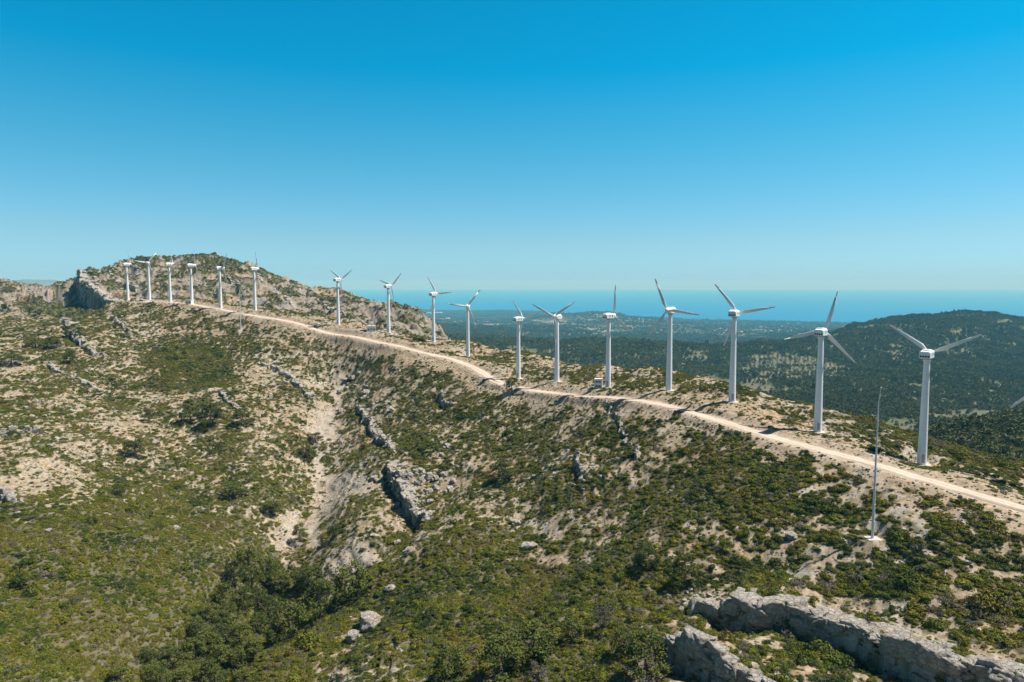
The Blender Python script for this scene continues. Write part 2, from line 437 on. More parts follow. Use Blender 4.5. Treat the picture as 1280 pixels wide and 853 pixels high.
soilA = np.array([0.345, 0.27, 0.185], np.float32); soilB = np.array([0.36, 0.262, 0.165], np.float32)
rockA = np.array([0.40, 0.36, 0.30], np.float32)
g1 = uni(fbm(XX, YY, 22, 3, 101)); g2 = uni(fbm(XX, YY, 2.4, 2, 103)); g3 = uni(fbm(XX, YY, 0.9, 2, 105))
Cc = np.ones(XX.shape + (3,), np.float32) * soilA
Cc = mixc(Cc, soilB, sstep(0.55, 0.9, g1))
rockm = sstep(0.60, 0.85, uni(.6 * fbm(XX, YY, 18, 2, 107) + .8 * fbm(XX, YY, 3.5, 3, 106) + 0.9 * (SL - 0.5))) * 0.75
rockm = np.maximum(rockm, .7 * bedw * sstep(0.05, 0.4, bed) * uni(fbm(XX, YY, 2.5, 2, 117)))
Cc = mixc(Cc, rockA, rockm)
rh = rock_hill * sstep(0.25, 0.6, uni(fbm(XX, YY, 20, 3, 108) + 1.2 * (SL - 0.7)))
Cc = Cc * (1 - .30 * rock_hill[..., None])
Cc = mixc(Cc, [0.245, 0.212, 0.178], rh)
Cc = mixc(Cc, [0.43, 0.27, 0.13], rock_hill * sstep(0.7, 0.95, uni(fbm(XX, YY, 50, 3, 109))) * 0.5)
scree = np.zeros(XX.shape)
for bx, by, rx, ry, dc in BLOB[:8]:
    scree = np.maximum(scree, np.clip(1.3 - 0.7 * (((PX + wob - bx) / rx) ** 2 + ((PY + .6 * wob - by) / ry) ** 2), 0, 1))
scree *= sstep(600, 500, YY)
Cc = mixc(Cc, [0.37, 0.325, 0.265], scree * 0.7)
verge = sstep(13, 4, RD) * sstep(620, 560, YY)
Cc = mixc(Cc, [0.39, 0.30, 0.212], verge * 0.7)
spill = sstep(.9, .1, RD / 3.2 - .55 + .5 * uni(fbm(XX, YY, 3.5, 3, 119))) * sstep(620, 560, YY)
Cc = mixc(Cc, [0.43, 0.352, 0.272], spill)
Cc *= (0.74 + 0.32 * g2 + 0.18 * g3)[..., None]
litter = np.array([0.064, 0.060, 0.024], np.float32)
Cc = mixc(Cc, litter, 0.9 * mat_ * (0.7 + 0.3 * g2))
# small tufts between the shrubs
tuf = sstep(0.60, 0.72, uni(fbm(XX, YY, 1.5, 2, 111))) * nearw * (1 - wr) * sstep(2.4, 4.5, RD)
Cc = mixc(Cc, [0.13, 0.115, 0.05], tuf * 0.5 * (0.35 + 0.65 * (1 - scree)))
Cc = mixc(Cc, [0.10, 0.095, 0.04], mat_h * 0.85)
# beyond
clear = np.ones(XX.shape + (3,), np.float32) * np.array([0.135, 0.130, 0.078], np.float32)
clear = mixc(clear, [0.21, 0.18, 0.12], sstep(0.72, 0.92, uni(fbm(XX, YY, 120, 3, 121))))
clear = mixc(clear, [0.10, 0.115, 0.06], sstep(0.55, 0.8, uni(fbm(XX, YY, 70, 3, 123))))
Cf = mixc(clear, [0.090, 0.100, 0.038], forest * 0.9)
# coastal plain patchwork
cellx = np.floor(XX / 190 + 0.6 * fbm(XX, YY, 500, 2, 131)); celly = np.floor(YY / 300 + 0.6 * fbm(XX, YY, 600, 2, 133))
hsh = _hash(cellx.astype(np.int64), celly.astype(np.int64), 7).astype(np.float32) / 4294967296.0
pl = np.ones(XX.shape + (3,), np.float32) * np.array([0.075, 0.085, 0.045], np.float32)
pl = mixc(pl, [0.20, 0.18, 0.12], sstep(0.62, 0.75, hsh)); pl = mixc(pl, [0.30, 0.26, 0.20], sstep(0.9, 0.95, hsh))
Cf = Cf * (1 - plain[..., None]) + pl * plain[..., None]
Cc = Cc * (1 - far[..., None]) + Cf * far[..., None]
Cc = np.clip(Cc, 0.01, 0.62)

# ------------------------------------------------------------------ material helpers
def new_mat(name):
    m = bpy.data.materials.new(name); m.use_nodes = True
    nt = m.node_tree; b = nt.nodes['Principled BSDF']
    return m, nt, b


def nd(nt, typ, **kw):
    n_ = nt.nodes.new(typ)
    for k, v in kw.items():
        if k == 'inp':
            for a_, b_ in v.items():
                n_.inputs[a_].default_value = b_
        else:
            setattr(n_, k, v)
    return n_


def ramp(nt, stops, fac):
    r_ = nt.nodes.new('ShaderNodeValToRGB')
    el = r_.color_ramp.elements
    while len(el) < len(stops):
        el.new(0.5)
    for e, (p, c) in zip(el, stops):
        e.position = p; e.color = (*c, 1)
    nt.links.new(fac, r_.inputs[0])
    return r_.outputs[0]


def mulc(nt, a_, b_, fac=1.0, mode='MULTIPLY'):
    m_ = nt.nodes.new('ShaderNodeMix'); m_.data_type = 'RGBA'; m_.blend_type = mode
    if isinstance(fac, float):
        m_.inputs[0].default_value = fac
    else:
        nt.links.new(fac, m_.inputs[0])
    for s_, v in ((6, a_), (7, b_)):
        if isinstance(v, tuple):
            m_.inputs[s_].default_value = (*v, 1)
        else:
            nt.links.new(v, m_.inputs[s_])
    return m_.outputs[2]


def noise_tex(nt, scale, detail=4.0, rough=0.6, vec=None):
    n_ = nt.nodes.new('ShaderNodeTexNoise')
    n_.inputs['Scale'].default_value = scale; n_.inputs['Detail'].default_value = detail; n_.inputs['Roughness'].default_value = rough
    if vec is not None:
        nt.links.new(vec, n_.inputs['Vector'])
    return n_


def mat_paint(name, col, rough=0.45, vary=0.08, metal=0.0, scale=1.2):
    m, nt, b = new_mat(name)
    tc = nd(nt, 'ShaderNodeTexCoord')
    nz = noise_tex(nt, scale, 5, 0.65, tc.outputs['Object'])
    lo = tuple(c * (1 - vary) for c in col); hi = tuple(min(1, c * (1 + vary)) for c in col)
    nt.links.new(ramp(nt, [(0.3, lo), (0.7, hi)], nz.outputs[0]), b.inputs['Base Color'])
    b.inputs['Roughness'].default_value = rough; b.inputs['Metallic'].default_value = metal
    return m


def mat_ground():
    m, nt, b = new_mat('ground_earth')
    at = nd(nt, 'ShaderNodeAttribute', attribute_name='albedo')
    geo = nd(nt, 'ShaderNodeNewGeometry')
    n1 = noise_tex(nt, 2.6, 5, 0.7, geo.outputs['Position'])
    n2 = noise_tex(nt, 0.55, 4, 0.6, geo.outputs['Position'])
    c = mulc(nt, at.outputs['Color'], ramp(nt, [(0.32, (.72, .72, .73)), (0.52, (1, 1, 1)), (0.72, (1.22, 1.2, 1.16))], n1.outputs[0]))
    c = mulc(nt, c, ramp(nt, [(0.3, (.88, .88, .9)), (0.7, (1.1, 1.09, 1.06))], n2.outputs[0]))
    nt.links.new(c, b.inputs['Base Color'])
    b.inputs['Roughness'].default_value = 0.95; b.inputs['Specular IOR Level'].default_value = 0.12
    bp = nd(nt, 'ShaderNodeBump', inp={'Strength': 0.7, 'Distance': 0.25})
    nt.links.new(n1.outputs[0], bp.inputs['Height']); nt.links.new(bp.outputs[0], b.inputs['Normal'])
    return m


def mat_rock():
    m, nt, b = new_mat('limestone')
    geo = nd(nt, 'ShaderNodeNewGeometry')
    mp = nd(nt, 'ShaderNodeMapping'); mp.inputs['Scale'].default_value = (1, 1, 0.35)
    nt.links.new(geo.outputs['Position'], mp.inputs[0])
    n1 = noise_tex(nt, 1.1, 7, 0.72, mp.outputs[0])
    n2 = noise_tex(nt, 5.0, 5, 0.7, geo.outputs['Position'])
    n3 = noise_tex(nt, 0.28, 3, 0.6, geo.outputs['Position'])
    c = ramp(nt, [(0.28, (.24, .215, .18)), (0.42, (.40, .365, .31)), (0.58, (.52, .475, .405)), (0.75, (.62, .575, .495))], n1.outputs[0])
    c = mulc(nt, c, ramp(nt, [(0.3, (.72, .72, .73)), (0.65, (1.1, 1.09, 1.07))], n2.outputs[0]))
    c = mulc(nt, c, (.50, .38, .25), ramp(nt, [(0.56, (0, 0, 0)), (0.72, (.6, .6, .6))], n3.outputs[0]), 'MIX')
    nt.links.new(c, b.inputs['Base Color'])
    b.inputs['Roughness'].default_value = 0.92; b.inputs['Specular IOR Level'].default_value = 0.15
    vo = nd(nt, 'ShaderNodeTexVoronoi', feature='DISTANCE_TO_EDGE'); vo.inputs['Scale'].default_value = .9
    mp2 = nd(nt, 'ShaderNodeMapping'); mp2.inputs['Scale'].default_value = (1, 1, 1.5); nt.links.new(geo.outputs['Position'], mp2.inputs[0])
    dsp = nd(nt, 'ShaderNodeVectorMath', operation='ADD'); nt.links.new(mp2.outputs[0], dsp.inputs[0]); nt.links.new(n1.outputs['Color'], dsp.inputs[1]); nt.links.new(dsp.outputs[0], vo.inputs['Vector'])
    ck = nd(nt, 'ShaderNodeMapRange', inp={'From Min': 0.0, 'From Max': 0.09}); nt.links.new(vo.outputs['Distance'], ck.inputs['Value'])
    ht = nd(nt, 'ShaderNodeMath', operation='MULTIPLY_ADD'); ht.inputs[1].default_value = .55; nt.links.new(ck.outputs[0], ht.inputs[0]); nt.links.new(n2.outputs[0], ht.inputs[2])
    bp = nd(nt, 'ShaderNodeBump', inp={'Strength': 1.0, 'Distance': 0.4})
    nt.links.new(ht.outputs[0], bp.inputs['Height']); nt.links.new(bp.outputs[0], b.inputs['Normal'])
    return m


def mat_leaf(name, stops, patch=0.06, dark=0.6):
    m, nt, b = new_mat(name)
    oi = nd(nt, 'ShaderNodeObjectInfo'); geo = nd(nt, 'ShaderNodeNewGeometry')
    nz = noise_tex(nt, patch, 3, 0.6, geo.outputs['Position'])
    ma = nd(nt, 'ShaderNodeMath', operation='MULTIPLY_ADD'); ma.inputs[1].default_value = 0.5
    nt.links.new(oi.outputs['Random'], ma.inputs[0])
    mb = nd(nt, 'ShaderNodeMath', operation='MULTIPLY_ADD'); mb.inputs[1].default_value = 2.1; mb.inputs[2].default_value = -0.8
    nt.links.new(nz.outputs[0], mb.inputs[0]); nt.links.new(mb.outputs[0], ma.inputs[2])
    c = ramp(nt, stops, ma.outputs[0])
    n2 = noise_tex(nt, 3.0, 2, 0.5, geo.outputs['Position'])
    c = mulc(nt, c, ramp(nt, [(0.35, (dark,) * 3), (0.65, (1.3, 1.3, 1.2))], n2.outputs[0]))
    nt.links.new(c, b.inputs['Base Color'])
    b.inputs['Roughness'].default_value = 0.75; b.inputs['Specular IOR Level'].default_value = 0.2
    return m


M = {}
M['ground'] = mat_ground()
M['rock'] = mat_rock()
M['white'] = mat_paint('white_paint', (.82, .82, .81), 0.4, 0.04)
M['tower'] = mat_paint('tower_paint', (.82, .825, .825), 0.42, 0.05, 0, 0.4)
M['blade'] = mat_paint('blade_gelcoat', (.74, .735, .72), 0.4, 0.07, 0, 0.6)
M['grey'] = mat_paint('grey_metal', (.33, .35, .37), 0.5, 0.1)
M['dark'] = mat_paint('dark_opening', (.02, .022, .025), 0.5, 0.1)
M['concrete'] = mat_paint('concrete', (.46, .42, .36), 0.9, 0.14, 0, 2.0)
M['galv'] = mat_paint('galvanised_steel', (.66, .68, .69), 0.5, 0.08, 0.0, 2.0)
M['emblem'] = mat_paint('green_emblem', (.02, .26, .19), 0.5, 0.05)
M['bluevent'] = mat_paint('blue_grey_vent', (.11, .16, .21), 0.5, 0.1)
M['bark'] = mat_paint('bark', (.10, .075, .055), 0.9, 0.3, 0, 4)
M['render'] = mat_paint('white_render', (.74, .72, .68), 0.8, 0.06, 0, 1.0)
M['shrub'] = mat_leaf('shrub_leaves', [(0.05, (.032, .050, .007)), (0.28, (.072, .092, .009)), (0.48, (.124, .136, .010)),
                                       (0.64, (.168, .160, .012)), (0.80, (.140, .112, .018)), (1.0, (.15, .13, .055))], 0.07)
M['pine'] = mat_leaf('pine_needles', [(0.1, (.040, .056, .012)), (0.45, (.076, .094, .016)), (0.75, (.108, .122, .020)), (1.0, (.12, .122, .028))], 0.05, 0.55)
M['forest'] = mat_leaf('forest_needles', [(0.1, (.056, .072, .024)), (0.5, (.100, .116, .032)), (0.8, (.140, .150, .042)), (1.0, (.17, .165, .06))], 0.012, 0.7)
M['grey_shrub'] = mat_leaf('grey_twigs', [(0.1, (.10, .092, .07)), (0.9, (.16, .145, .115))], 0.2, 0.6)


# ------------------------------------------------------------------ object helpers
def link(o, parent=None):
    COL.objects.link(o)
    if parent is not None:
        o.parent = parent
    return o


def tag(o, label=None, cat=None, group=None, kind=None):
    for k, v in (('label', label), ('category', cat), ('group', group), ('kind', kind)):
        if v:
            o[k] = v
    return o


def empty(name, loc, rz=0.0):
    o = bpy.data.objects.new(name, None); o.location = loc; o.rotation_euler = (0, 0, rz)
    o.empty_display_size = 0.5
    return link(o)


class MB:
    def __init__(self):
        self.v = []; self.f = []

    def add(self, vs, fs):
        b = len(self.v); self.v += [tuple(p) for p in vs]; self.f += [tuple(i + b for i in f) for f in fs]

    def rings(self, rings, cap0=True, cap1=True):
        b = len(self.v); n_ = len(rings[0])
        for r_ in rings:
            self.v += [tuple(p) for p in r_]
        for k in range(len(rings) - 1):
            for i in range(n_):
                j = (i + 1) % n_
                self.f.append((b + k * n_ + i, b + k * n_ + j, b + (k + 1) * n_ + j, b + (k + 1) * n_ + i))
        if cap0:
            self.f.append(tuple(b + i for i in reversed(range(n_))))
        if cap1:
            self.f.append(tuple(b + (len(rings) - 1) * n_ + i for i in range(n_)))

    def lathe(self, prof, seg=24, c=(0, 0, 0)):
        self.rings([[(c[0] + r_ * math.cos(2 * math.pi * i / seg), c[1] + r_ * math.sin(2 * math.pi * i / seg), c[2] + z)
                     for i in range(seg)] for z, r_ in prof])

    def tube(self, p0, p1, r0, r1, seg=8):
        p0 = Vector(p0); p1 = Vector(p1); d = (p1 - p0).normalized()
        a = d.orthogonal().normalized(); b = d.cross(a)
        self.rings([[p + (a * math.cos(2 * math.pi * i / seg) + b * math.sin(2 * math.pi * i / seg)) * r_ for i in range(seg)]
                    for p, r_ in ((p0, r0), (p1, r1))])

    def box(self, x0, x1, y0, y1, z0, z1, bev=0.0):
        if bev <= 0:
            vs = [(x, y, z) for z in (z0, z1) for x, y in ((x0, y0), (x1, y0), (x1, y1), (x0, y1))]
            self.add(vs, [(3, 2, 1, 0), (4, 5, 6, 7), (0, 1, 5, 4), (1, 2, 6, 5), (2, 3, 7, 6), (3, 0, 4, 7)])
        else:
            def ring(z, e):
                c = bev
                return [(x0 + c + e, y0 + e, z), (x1 - c - e, y0 + e, z), (x1 - e, y0 + c + e, z), (x1 - e, y1 - c - e, z),
                        (x1 - c - e, y1 - e, z), (x0 + c + e, y1 - e, z), (x0 + e, y1 - c - e, z), (x0 + e, y0 + c + e, z)]
            self.rings([ring(z0, bev * .8), ring(z0 + bev, 0), ring(z1 - bev, 0), ring(z1, bev * .8)])

    def build(self, name, mat, parent=None, smooth=False):
        me = bpy.data.meshes.new(name)
        me.from_pydata(self.v, [], self.f); me.update()
        if smooth:
            me.polygons.foreach_set('use_smooth', [True] * len(me.polygons))
        me.materials.append(mat)
        return link(bpy.data.objects.new(name, me), parent)


def np_mesh(name, V, Fq, mat, smooth=False):
    """V (n,3), Fq (m,k) arrays"""
    me = bpy.data.meshes.new(name)
    k = Fq.shape[1]
    me.vertices.add(len(V)); me.vertices.foreach_set('co', np.ascontiguousarray(V, np.float32).ravel())
    me.loops.add(Fq.size); me.loops.foreach_set('vertex_index', np.ascontiguousarray(Fq, np.int32).ravel())
    me.polygons.add(len(Fq)); me.polygons.foreach_set('loop_start', np.arange(0, Fq.size, k, dtype=np.int32))
    me.polygons.foreach_set('loop_total', np.full(len(Fq), k, np.int32))
    if smooth:
        me.polygons.foreach_set('use_smooth', np.ones(len(Fq), bool))
    me.update(calc_edges=True)
    if mat:
        me.materials.append(mat)
    return me


# ------------------------------------------------------------------ ground, road, sea, mountains
idx = np.arange(NL * NU).reshape(NL, NU)
quads = np.stack([idx[:-1, :-1], idx[:-1, 1:], idx[1:, 1:], idx[1:, :-1]], -1).reshape(-1, 4)
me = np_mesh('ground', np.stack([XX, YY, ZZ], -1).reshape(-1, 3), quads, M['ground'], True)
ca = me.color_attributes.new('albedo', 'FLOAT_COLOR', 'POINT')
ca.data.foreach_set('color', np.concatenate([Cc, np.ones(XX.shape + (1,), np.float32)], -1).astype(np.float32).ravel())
ground = link(bpy.data.objects.new('ground', me)); tag(ground, kind='structure')


def mat_road():
    m, nt, b = new_mat('gravel_road')
    geo = nd(nt, 'ShaderNodeNewGeometry'); at = nd(nt, 'ShaderNodeAttribute', attribute_name='across')
    n1 = noise_tex(nt, 1.4, 6, 0.7, geo.outputs['Position']); n2 = noise_tex(nt, 0.12, 3, 0.6, geo.outputs['Position'])
    c = ramp(nt, [(0.3, (.41, .345, .275)), (0.5, (.50, .43, .35)), (0.7, (.56, .485, .40))], n1.outputs[0])
    c = mulc(nt, c, ramp(nt, [(0.3, (.88, .86, .83)), (0.7, (1.06, 1.05, 1.04))], n2.outputs[0]))
    c = mulc(nt, c, ramp(nt, [(0.0, (.84, .79, .72)), (0.28, (1.08, 1.08, 1.07)), (0.5, (.92, .89, .85)), (0.72, (1.08, 1.08, 1.07)), (1.0, (.84, .79, .72))], at.outputs['Fac']))
    nt.links.new(c, b.inputs['Base Color']); b.inputs['Roughness'].default_value = 0.95
    b.inputs['Specular IOR Level'].default_value = 0.1
    bp = nd(nt, 'ShaderNodeBump', inp={'Strength': 0.5, 'Distance': 0.1})
    nt.links.new(n1.outputs[0], bp.inputs['Height']); nt.links.new(bp.outputs[0], b.inputs['Normal'])
    return m


tan = np.gradient(rl[:, :2], axis=0); tan /= np.linalg.norm(tan, axis=1)[:, None]
nor = np.stack([-tan[:, 1], tan[:, 0]], 1)
NA = 9
tr = np.arange(NR)
hwL = 2.1 + 0.42 * fbm(tr, tr * 0, 9, 4, 201, .7) + 0.9 * np.exp(-((rl[:, 0] + 10) / 14) ** 2)
hwR = 2.1 + 0.42 * fbm(tr, tr * 0 + 50, 9, 4, 202, .7) + 0.5 * np.exp(-((rl[:, 0] + 10) / 14) ** 2)
Vr = []; ac = []
for k in range(NA):
    w = k / (NA - 1) * 2 - 1
    off = np.where(w > 0, w * hwL, w * hwR)
    P = rl[:, :2] + nor * off[:, None]
    zz = bil(ZZ, P[:, 0], P[:, 1])
    z = np.maximum(rl[:, 2] + 0.03 * (1 - abs(w)), zz + 0.045) if abs(w) < 0.99 else zz - 0.05
    Vr.append(np.concatenate([P, z[:, None]], 1)); ac.append(np.full(NR, k / (NA - 1)))
Vr = np.stack(Vr, 1)
ri = np.arange(NR * NA).reshape(NR, NA)
me = np_mesh('road', Vr.reshape(-1, 3), np.stack([ri[:-1, :-1], ri[1:, :-1], ri[1:, 1:], ri[:-1, 1:]], -1).reshape(-1, 4), mat_road(), True)
fa = me.attributes.new('across', 'FLOAT', 'POINT'); fa.data.foreach_set('value', np.stack(ac, 1).astype(np.float32).ravel())
tag(link(bpy.data.objects.new('road', me)), kind='structure')


def mat_sea():
    m, nt, b = new_mat('sea_water')
    geo = nd(nt, 'ShaderNodeNewGeometry')
    n1 = noise_tex(nt, 0.0006, 4, 0.6, geo.outputs['Position'])
    nt.links.new(ramp(nt, [(0.3, (.0, .115, .27)), (0.7, (.001, .145, .315))], n1.outputs[0]), b.inputs['Base Color'])
    b.inputs['Roughness'].default_value = 0.42; b.inputs['IOR'].default_value = 1.333
    return m


SEAZ = -440.0
sl = np.exp(np.linspace(math.log(5200), math.log(52000), 60)); su = np.linspace(-0.98, 0.98, 60)
SX = sl[:, None] * su[None]; SY = sl[:, None] * np.ones((1, 60)); SZ = np.full(SX.shape, SEAZ)
si = np.arange(3600).reshape(60, 60)
me = np_mesh('sea', np.stack([SX, SY, SZ], -1).reshape(-1, 3), np.stack([si[:-1, :-1], si[:-1, 1:], si[1:, 1:], si[1:, :-1]], -1).reshape(-1, 4), mat_sea(), True)
tag(link(bpy.data.objects.new('sea', me)), kind='structure')

mu = np.linspace(-0.80, -0.60, 120); my = np.linspace(8500, 12500, 30)
MX = mu[None] * my[:, None]; MY = my[:, None] * np.ones((1, 120))
mt = (my[:, None] - 8500) / 4000
top = 0 + 62 * np.exp(-((mu + 0.695) / 0.045) ** 4) + 5 * fbm(mu * 100, mu * 0, 1.3, 3, 301) + 2 * fbm(mu * 100, mu * 0, .45, 2, 303)
MZ = -440 + (top[None] + 440) * np.sin(np.clip(mt, 0, 1) * math.pi) ** 0.7 + 6 * fbm(MX, MY, 900, 3, 305)
mi = np.arange(30 * 120).reshape(30, 120)
m_, nt_, b_ = new_mat('mountain_scrub')
nt_.links.new(ramp(nt_, [(0.35, (.07, .09, .05)), (0.65, (.16, .15, .10))], noise_tex(nt_, 0.002, 4, .6, nd(nt_, 'ShaderNodeNewGeometry').outputs['Position']).outputs[0]), b_.inputs['Base Color'])
b_.inputs['Roughness'].default_value = 1
me = np_mesh('mountains', np.stack([MX, MY, MZ], -1).reshape(-1, 3), np.stack([mi[:-1, :-1], mi[:-1, 1:], mi[1:, 1:], mi[1:, :-1]], -1).reshape(-1, 4), m_, True)
tag(link(bpy.data.objects.new('mountains', me)), kind='structure')


def gz(x, y):
    return float(bil(ZZ, np.array([x]), np.array([y]))[0])


# ------------------------------------------------------------------ wind turbines
HUB = 28.0
ROT = 2.75                                   # hub centre in front of the tower axis
TLABEL = [
    ("white wind turbine standing at the far left end of the ridge row", 0), ("white turbine second from the left end with pale blades in a wide Y", 0),
    ("white turbine third from the left end, blades nearly edge on", 0), ("white turbine with a small white cabin at its left foot on the knoll", 0),
    ("white turbine left of the thin mast, one blade up to the right", 0), ("white turbine just right of the thin far mast by the road", 0),
    ("white turbine alone before the rocky shoulder, two blades up in a V", 0), ("white turbine just right of the wide low white cabin", 0),
    ("white turbine in front of the sea with one blade pointing level right", 0), ("white turbine where the road bends, round hub facing the viewer", 0),
    ("white turbine behind the round tree at the road bend", 0), ("white turbine with two blades spread in a V and one bright white tip", 0),
    ("white turbine beside the tall white kiosk, one blade straight up", 0), ("white turbine with hub facing the viewer and one blade level right", 0),
    ("white turbine with one blade up left and one blade reaching right above the forest hill", 0),
    ("white turbine with blades up, lower right and left, beside the pale field", 0),
    ("largest white turbine, nearest on the road, two blades raised wide before the forested hill", 0),
    ("white turbine cut off by the frame, only one blade tip showing", 0)]


def tower_r(z):
    return 1.10 - 0.43 * z / 26.6


def make_turbine():
    root = empty('wind_turbine', (0, 0, 0))
    t = MB(); t.lathe([(z, tower_r(z)) for z in (.05, .12, .3, 3, 6, 9, 12, 15, 18, 21, 24, 25.8, 26.0, 26.1)], 40)
    tower = t.build('tower', M['tower'], root)
    me_ = tower.data
    me_.polygons.foreach_set('use_smooth', [len(p.vertices) == 4 for p in me_.polygons])
    for zf in (8.9, 17.9):
        g = MB(); g.lathe([(zf - .07, tower_r(zf) - .05), (zf - .06, tower_r(zf) + .025), (zf + .06, tower_r(zf) + .025), (zf + .07, tower_r(zf) - .05)], 40); g.build('flange', M['galv'], tower)
    g = MB(); g.lathe([(26.1, .86), (26.35, .86), (26.36, .68), (26.74, .68)], 32); g.build('collar', M['tower'], tower)
    f = MB(); f.lathe([(-1.6, 2.0), (0.06, 2.0), (0.12, 1.94)], 24); f.build('foundation', M['concrete'], root)
    # door low on the sunny side, and its step
    d = MB(); rr = tower_r(1.5) + 0.02
    an = math.radians(-62)
    for k in range(5):
        pass
    seg = [an + (i - 2) * 0.16 for i in range(5)]
    vs = []
    for z in (0.55, 2.75):
        for r_ in (tower_r(z) - 0.05, tower_r(z) + 0.045):
            vs += [(r_ * math.cos(s_), r_ * math.sin(s_), z) for s_ in seg]
    fs = []
    for i in range(4):
        fs += [(5 + i, 6 + i, 16 + i, 15 + i), (10 + i, 15 + i, 16 + i, 11 + i), (0 + i, 1 + i, 6 + i, 5 + i)]
    fs += [(0, 5, 15, 10), (4, 14, 19, 9)]
    d.add(vs, fs); door = d.build('door', M['grey'], tower)
    # nacelle
    nb = MB()
    W_, z0, z1 = 1.22, 26.75, 28.80

    def sec(y, w, a, b, c):
        return [(-w + c, y, a), (w - c, y, a), (w, y, a + c), (w, y, b - c * 1.6), (w - c * 1.5, y, b), (-w + c * 1.5, y, b), (-w, y, b - c * 1.6), (-w, y, a + c)]
    nb.rings([sec(-2.35, W_ - .12, z0 + .18, z1 - .30, .2), sec(-2.25, W_, z0 + .05, z1 - .22, .22), sec(-1.75, W_, z0, z1, .24), sec(1.35, W_, z0, z1, .24),
              sec(1.9, W_ - .25, z0 + .15, z1 - .12, .3), sec(2.15, W_ - .55, z0 + .4, z1 - .35, .35)])
    nac = nb.build('nacelle', M['white'], root)
    for k in range(4):
        v = MB(); x = -0.84 + k * 0.56
        v.box(x - .19, x + .19, -2.40, -2.352, z0 + .36, z0 + .80); v.build('vent', M['dark'], nac)
    h = MB(); h.box(-.85, .85, -1.5, .4, z1 + 0.004, z1 + .22, .07); h.build('roof_hatch', M['white'], nac)
    s_ = MB(); s_.tube((.35, -1.2, z1 + .2), (.35, -1.2, z1 + 1.3), .03, .025, 6); s_.tube((.12, -1.2, z1 + 1.25), (.58, -1.2, z1 + 1.25), .025, .025, 6)
    s_.lathe([(0, .02), (.05, .09), (.14, .09), (.19, .02)], 8, (.12, -1.2, z1 + 1.25)); s_.lathe([(0, .02), (.05, .08), (.16, .08), (.19, .02)], 8, (.58, -1.2, z1 + 1.25))
    s_.build('wind_vane', M['grey'], nac)
    y_ = MB(); y_.lathe([(0, .98), (.16, .98), (.2, .9)], 24, (0, 0, z0 - .2)); y_.build('yaw_ring', M['grey'], nac)
    for sx in (-1, 1):
        e = MB(); x0 = sx * (W_ + 0.012)
        pts = [(x0, .75 + .36 * math.cos(t_ * math.pi / 8) * (1 if t_ < 8 else .7), 27.75 + .40 * math.sin(t_ * math.pi / 8)) for t_ in range(16)]
        if sx < 0:
            pts = pts[::-1]
        e.add(pts, [tuple(range(16))])
        for k, (a_, b2) in enumerate(((-1.2, .15), (-1.2, -.25))):
            zc = 27.95 - k * .36
            q_ = [(x0, a_, zc - .08), (x0, b2, zc - .08), (x0, b2, zc + .08), (x0, a_, zc + .08)]
            e.add(q_ if sx > 0 else q_[::-1], [(0, 1, 2, 3)])
        e.build('emblem', M['emblem'], nac)
    # hub
    hb = MB()
    rings = []
    for y, r_ in ((2.1, .55), (2.2, .66), (3.2, .66), (3.45, .56), (3.65, .36), (3.74, .12)):
        rings.append([(r_ * math.sin(2 * math.pi * i / 20), y, HUB + r_ * math.cos(2 * math.pi * i / 20)) for i in range(20)])
    hb.rings(rings); hub = hb.build('hub', M['white'], root, True)
    # blades: airfoil stations (distance, chord, twist)
    def foil(z, c, tw, th, n_=14):
        out = []
        for i in range(n_):
            a_ = 2 * math.pi * i / n_
            x = math.cos(a_); t_ = math.sin(a_)
            xx = (x * 0.5 + 0.15) * c
            thick = th * c * (0.55 * t_ * (1 + 0.55 * x) if th < .9 else .5 * t_)
            if th >= .9:
                xx = x * .5 * c
            out.append((xx * math.cos(tw) - thick * math.sin(tw), xx * math.sin(tw) + thick * math.cos(tw), z))
        return out
    bl = MB()
    bl.rings([foil(.35, .52, .3, 1.0), foil(1.2, .52, .3, 1.0), foil(2.6, 1.14, .30, .26), foil(3.4, 1.08, .25, .22), foil(6.0, .87, .13, .18), foil(9.6, .60, .03, .15)])
    blade = bl.build('blade', M['blade'], root, True)
    tp = MB(); tp.rings([foil(9.68, .59, .03, .15), foil(10.6, .51, .02, .14), foil(11.35, .40, .0, .13), foil(11.6, .22, 0, .12)])
    tip = tp.build('blade_tip', M['blade'], blade, True)
    blade.location = (0, ROT, HUB)
    return root, tower, nac, hub, blade, tip


def copy_tree(o, parent=None):
    c = o.copy(); link(c, parent)
    for ch in list(o.children):
        copy_tree(ch, c)
    return c


proto, *_parts = make_turbine()
bl0 = [c for c in proto.children if c.name.startswith('blade')][0]
for k in (1, 2):
    b2 = bl0.copy(); link(b2, proto)
    t2 = bl0.children[0].copy(); link(t2, b2)


def set_turbine(o, x, y, z, a, ph, brake, label, group='wind turbines in a row along the ridge road'):
    o.location = (x, y, z); o.rotation_euler = (0, 0, -R(a))
    vaz = math.degrees(math.atan2(x, y))
    facing = math.cos(R(a - vaz)) < 0
    p = -ph if facing else ph
    k = 0
    for c in o.children:
        if c.name.startswith('blade'):
            c.rotation_euler = (0, R(p + 120 * k), 0)
            for t_ in c.children:
                t_.rotation_euler = (0, 0, R(70) if brake and k != 1 else 0)
            k += 1
    tag(o, label, 'wind turbine', group)


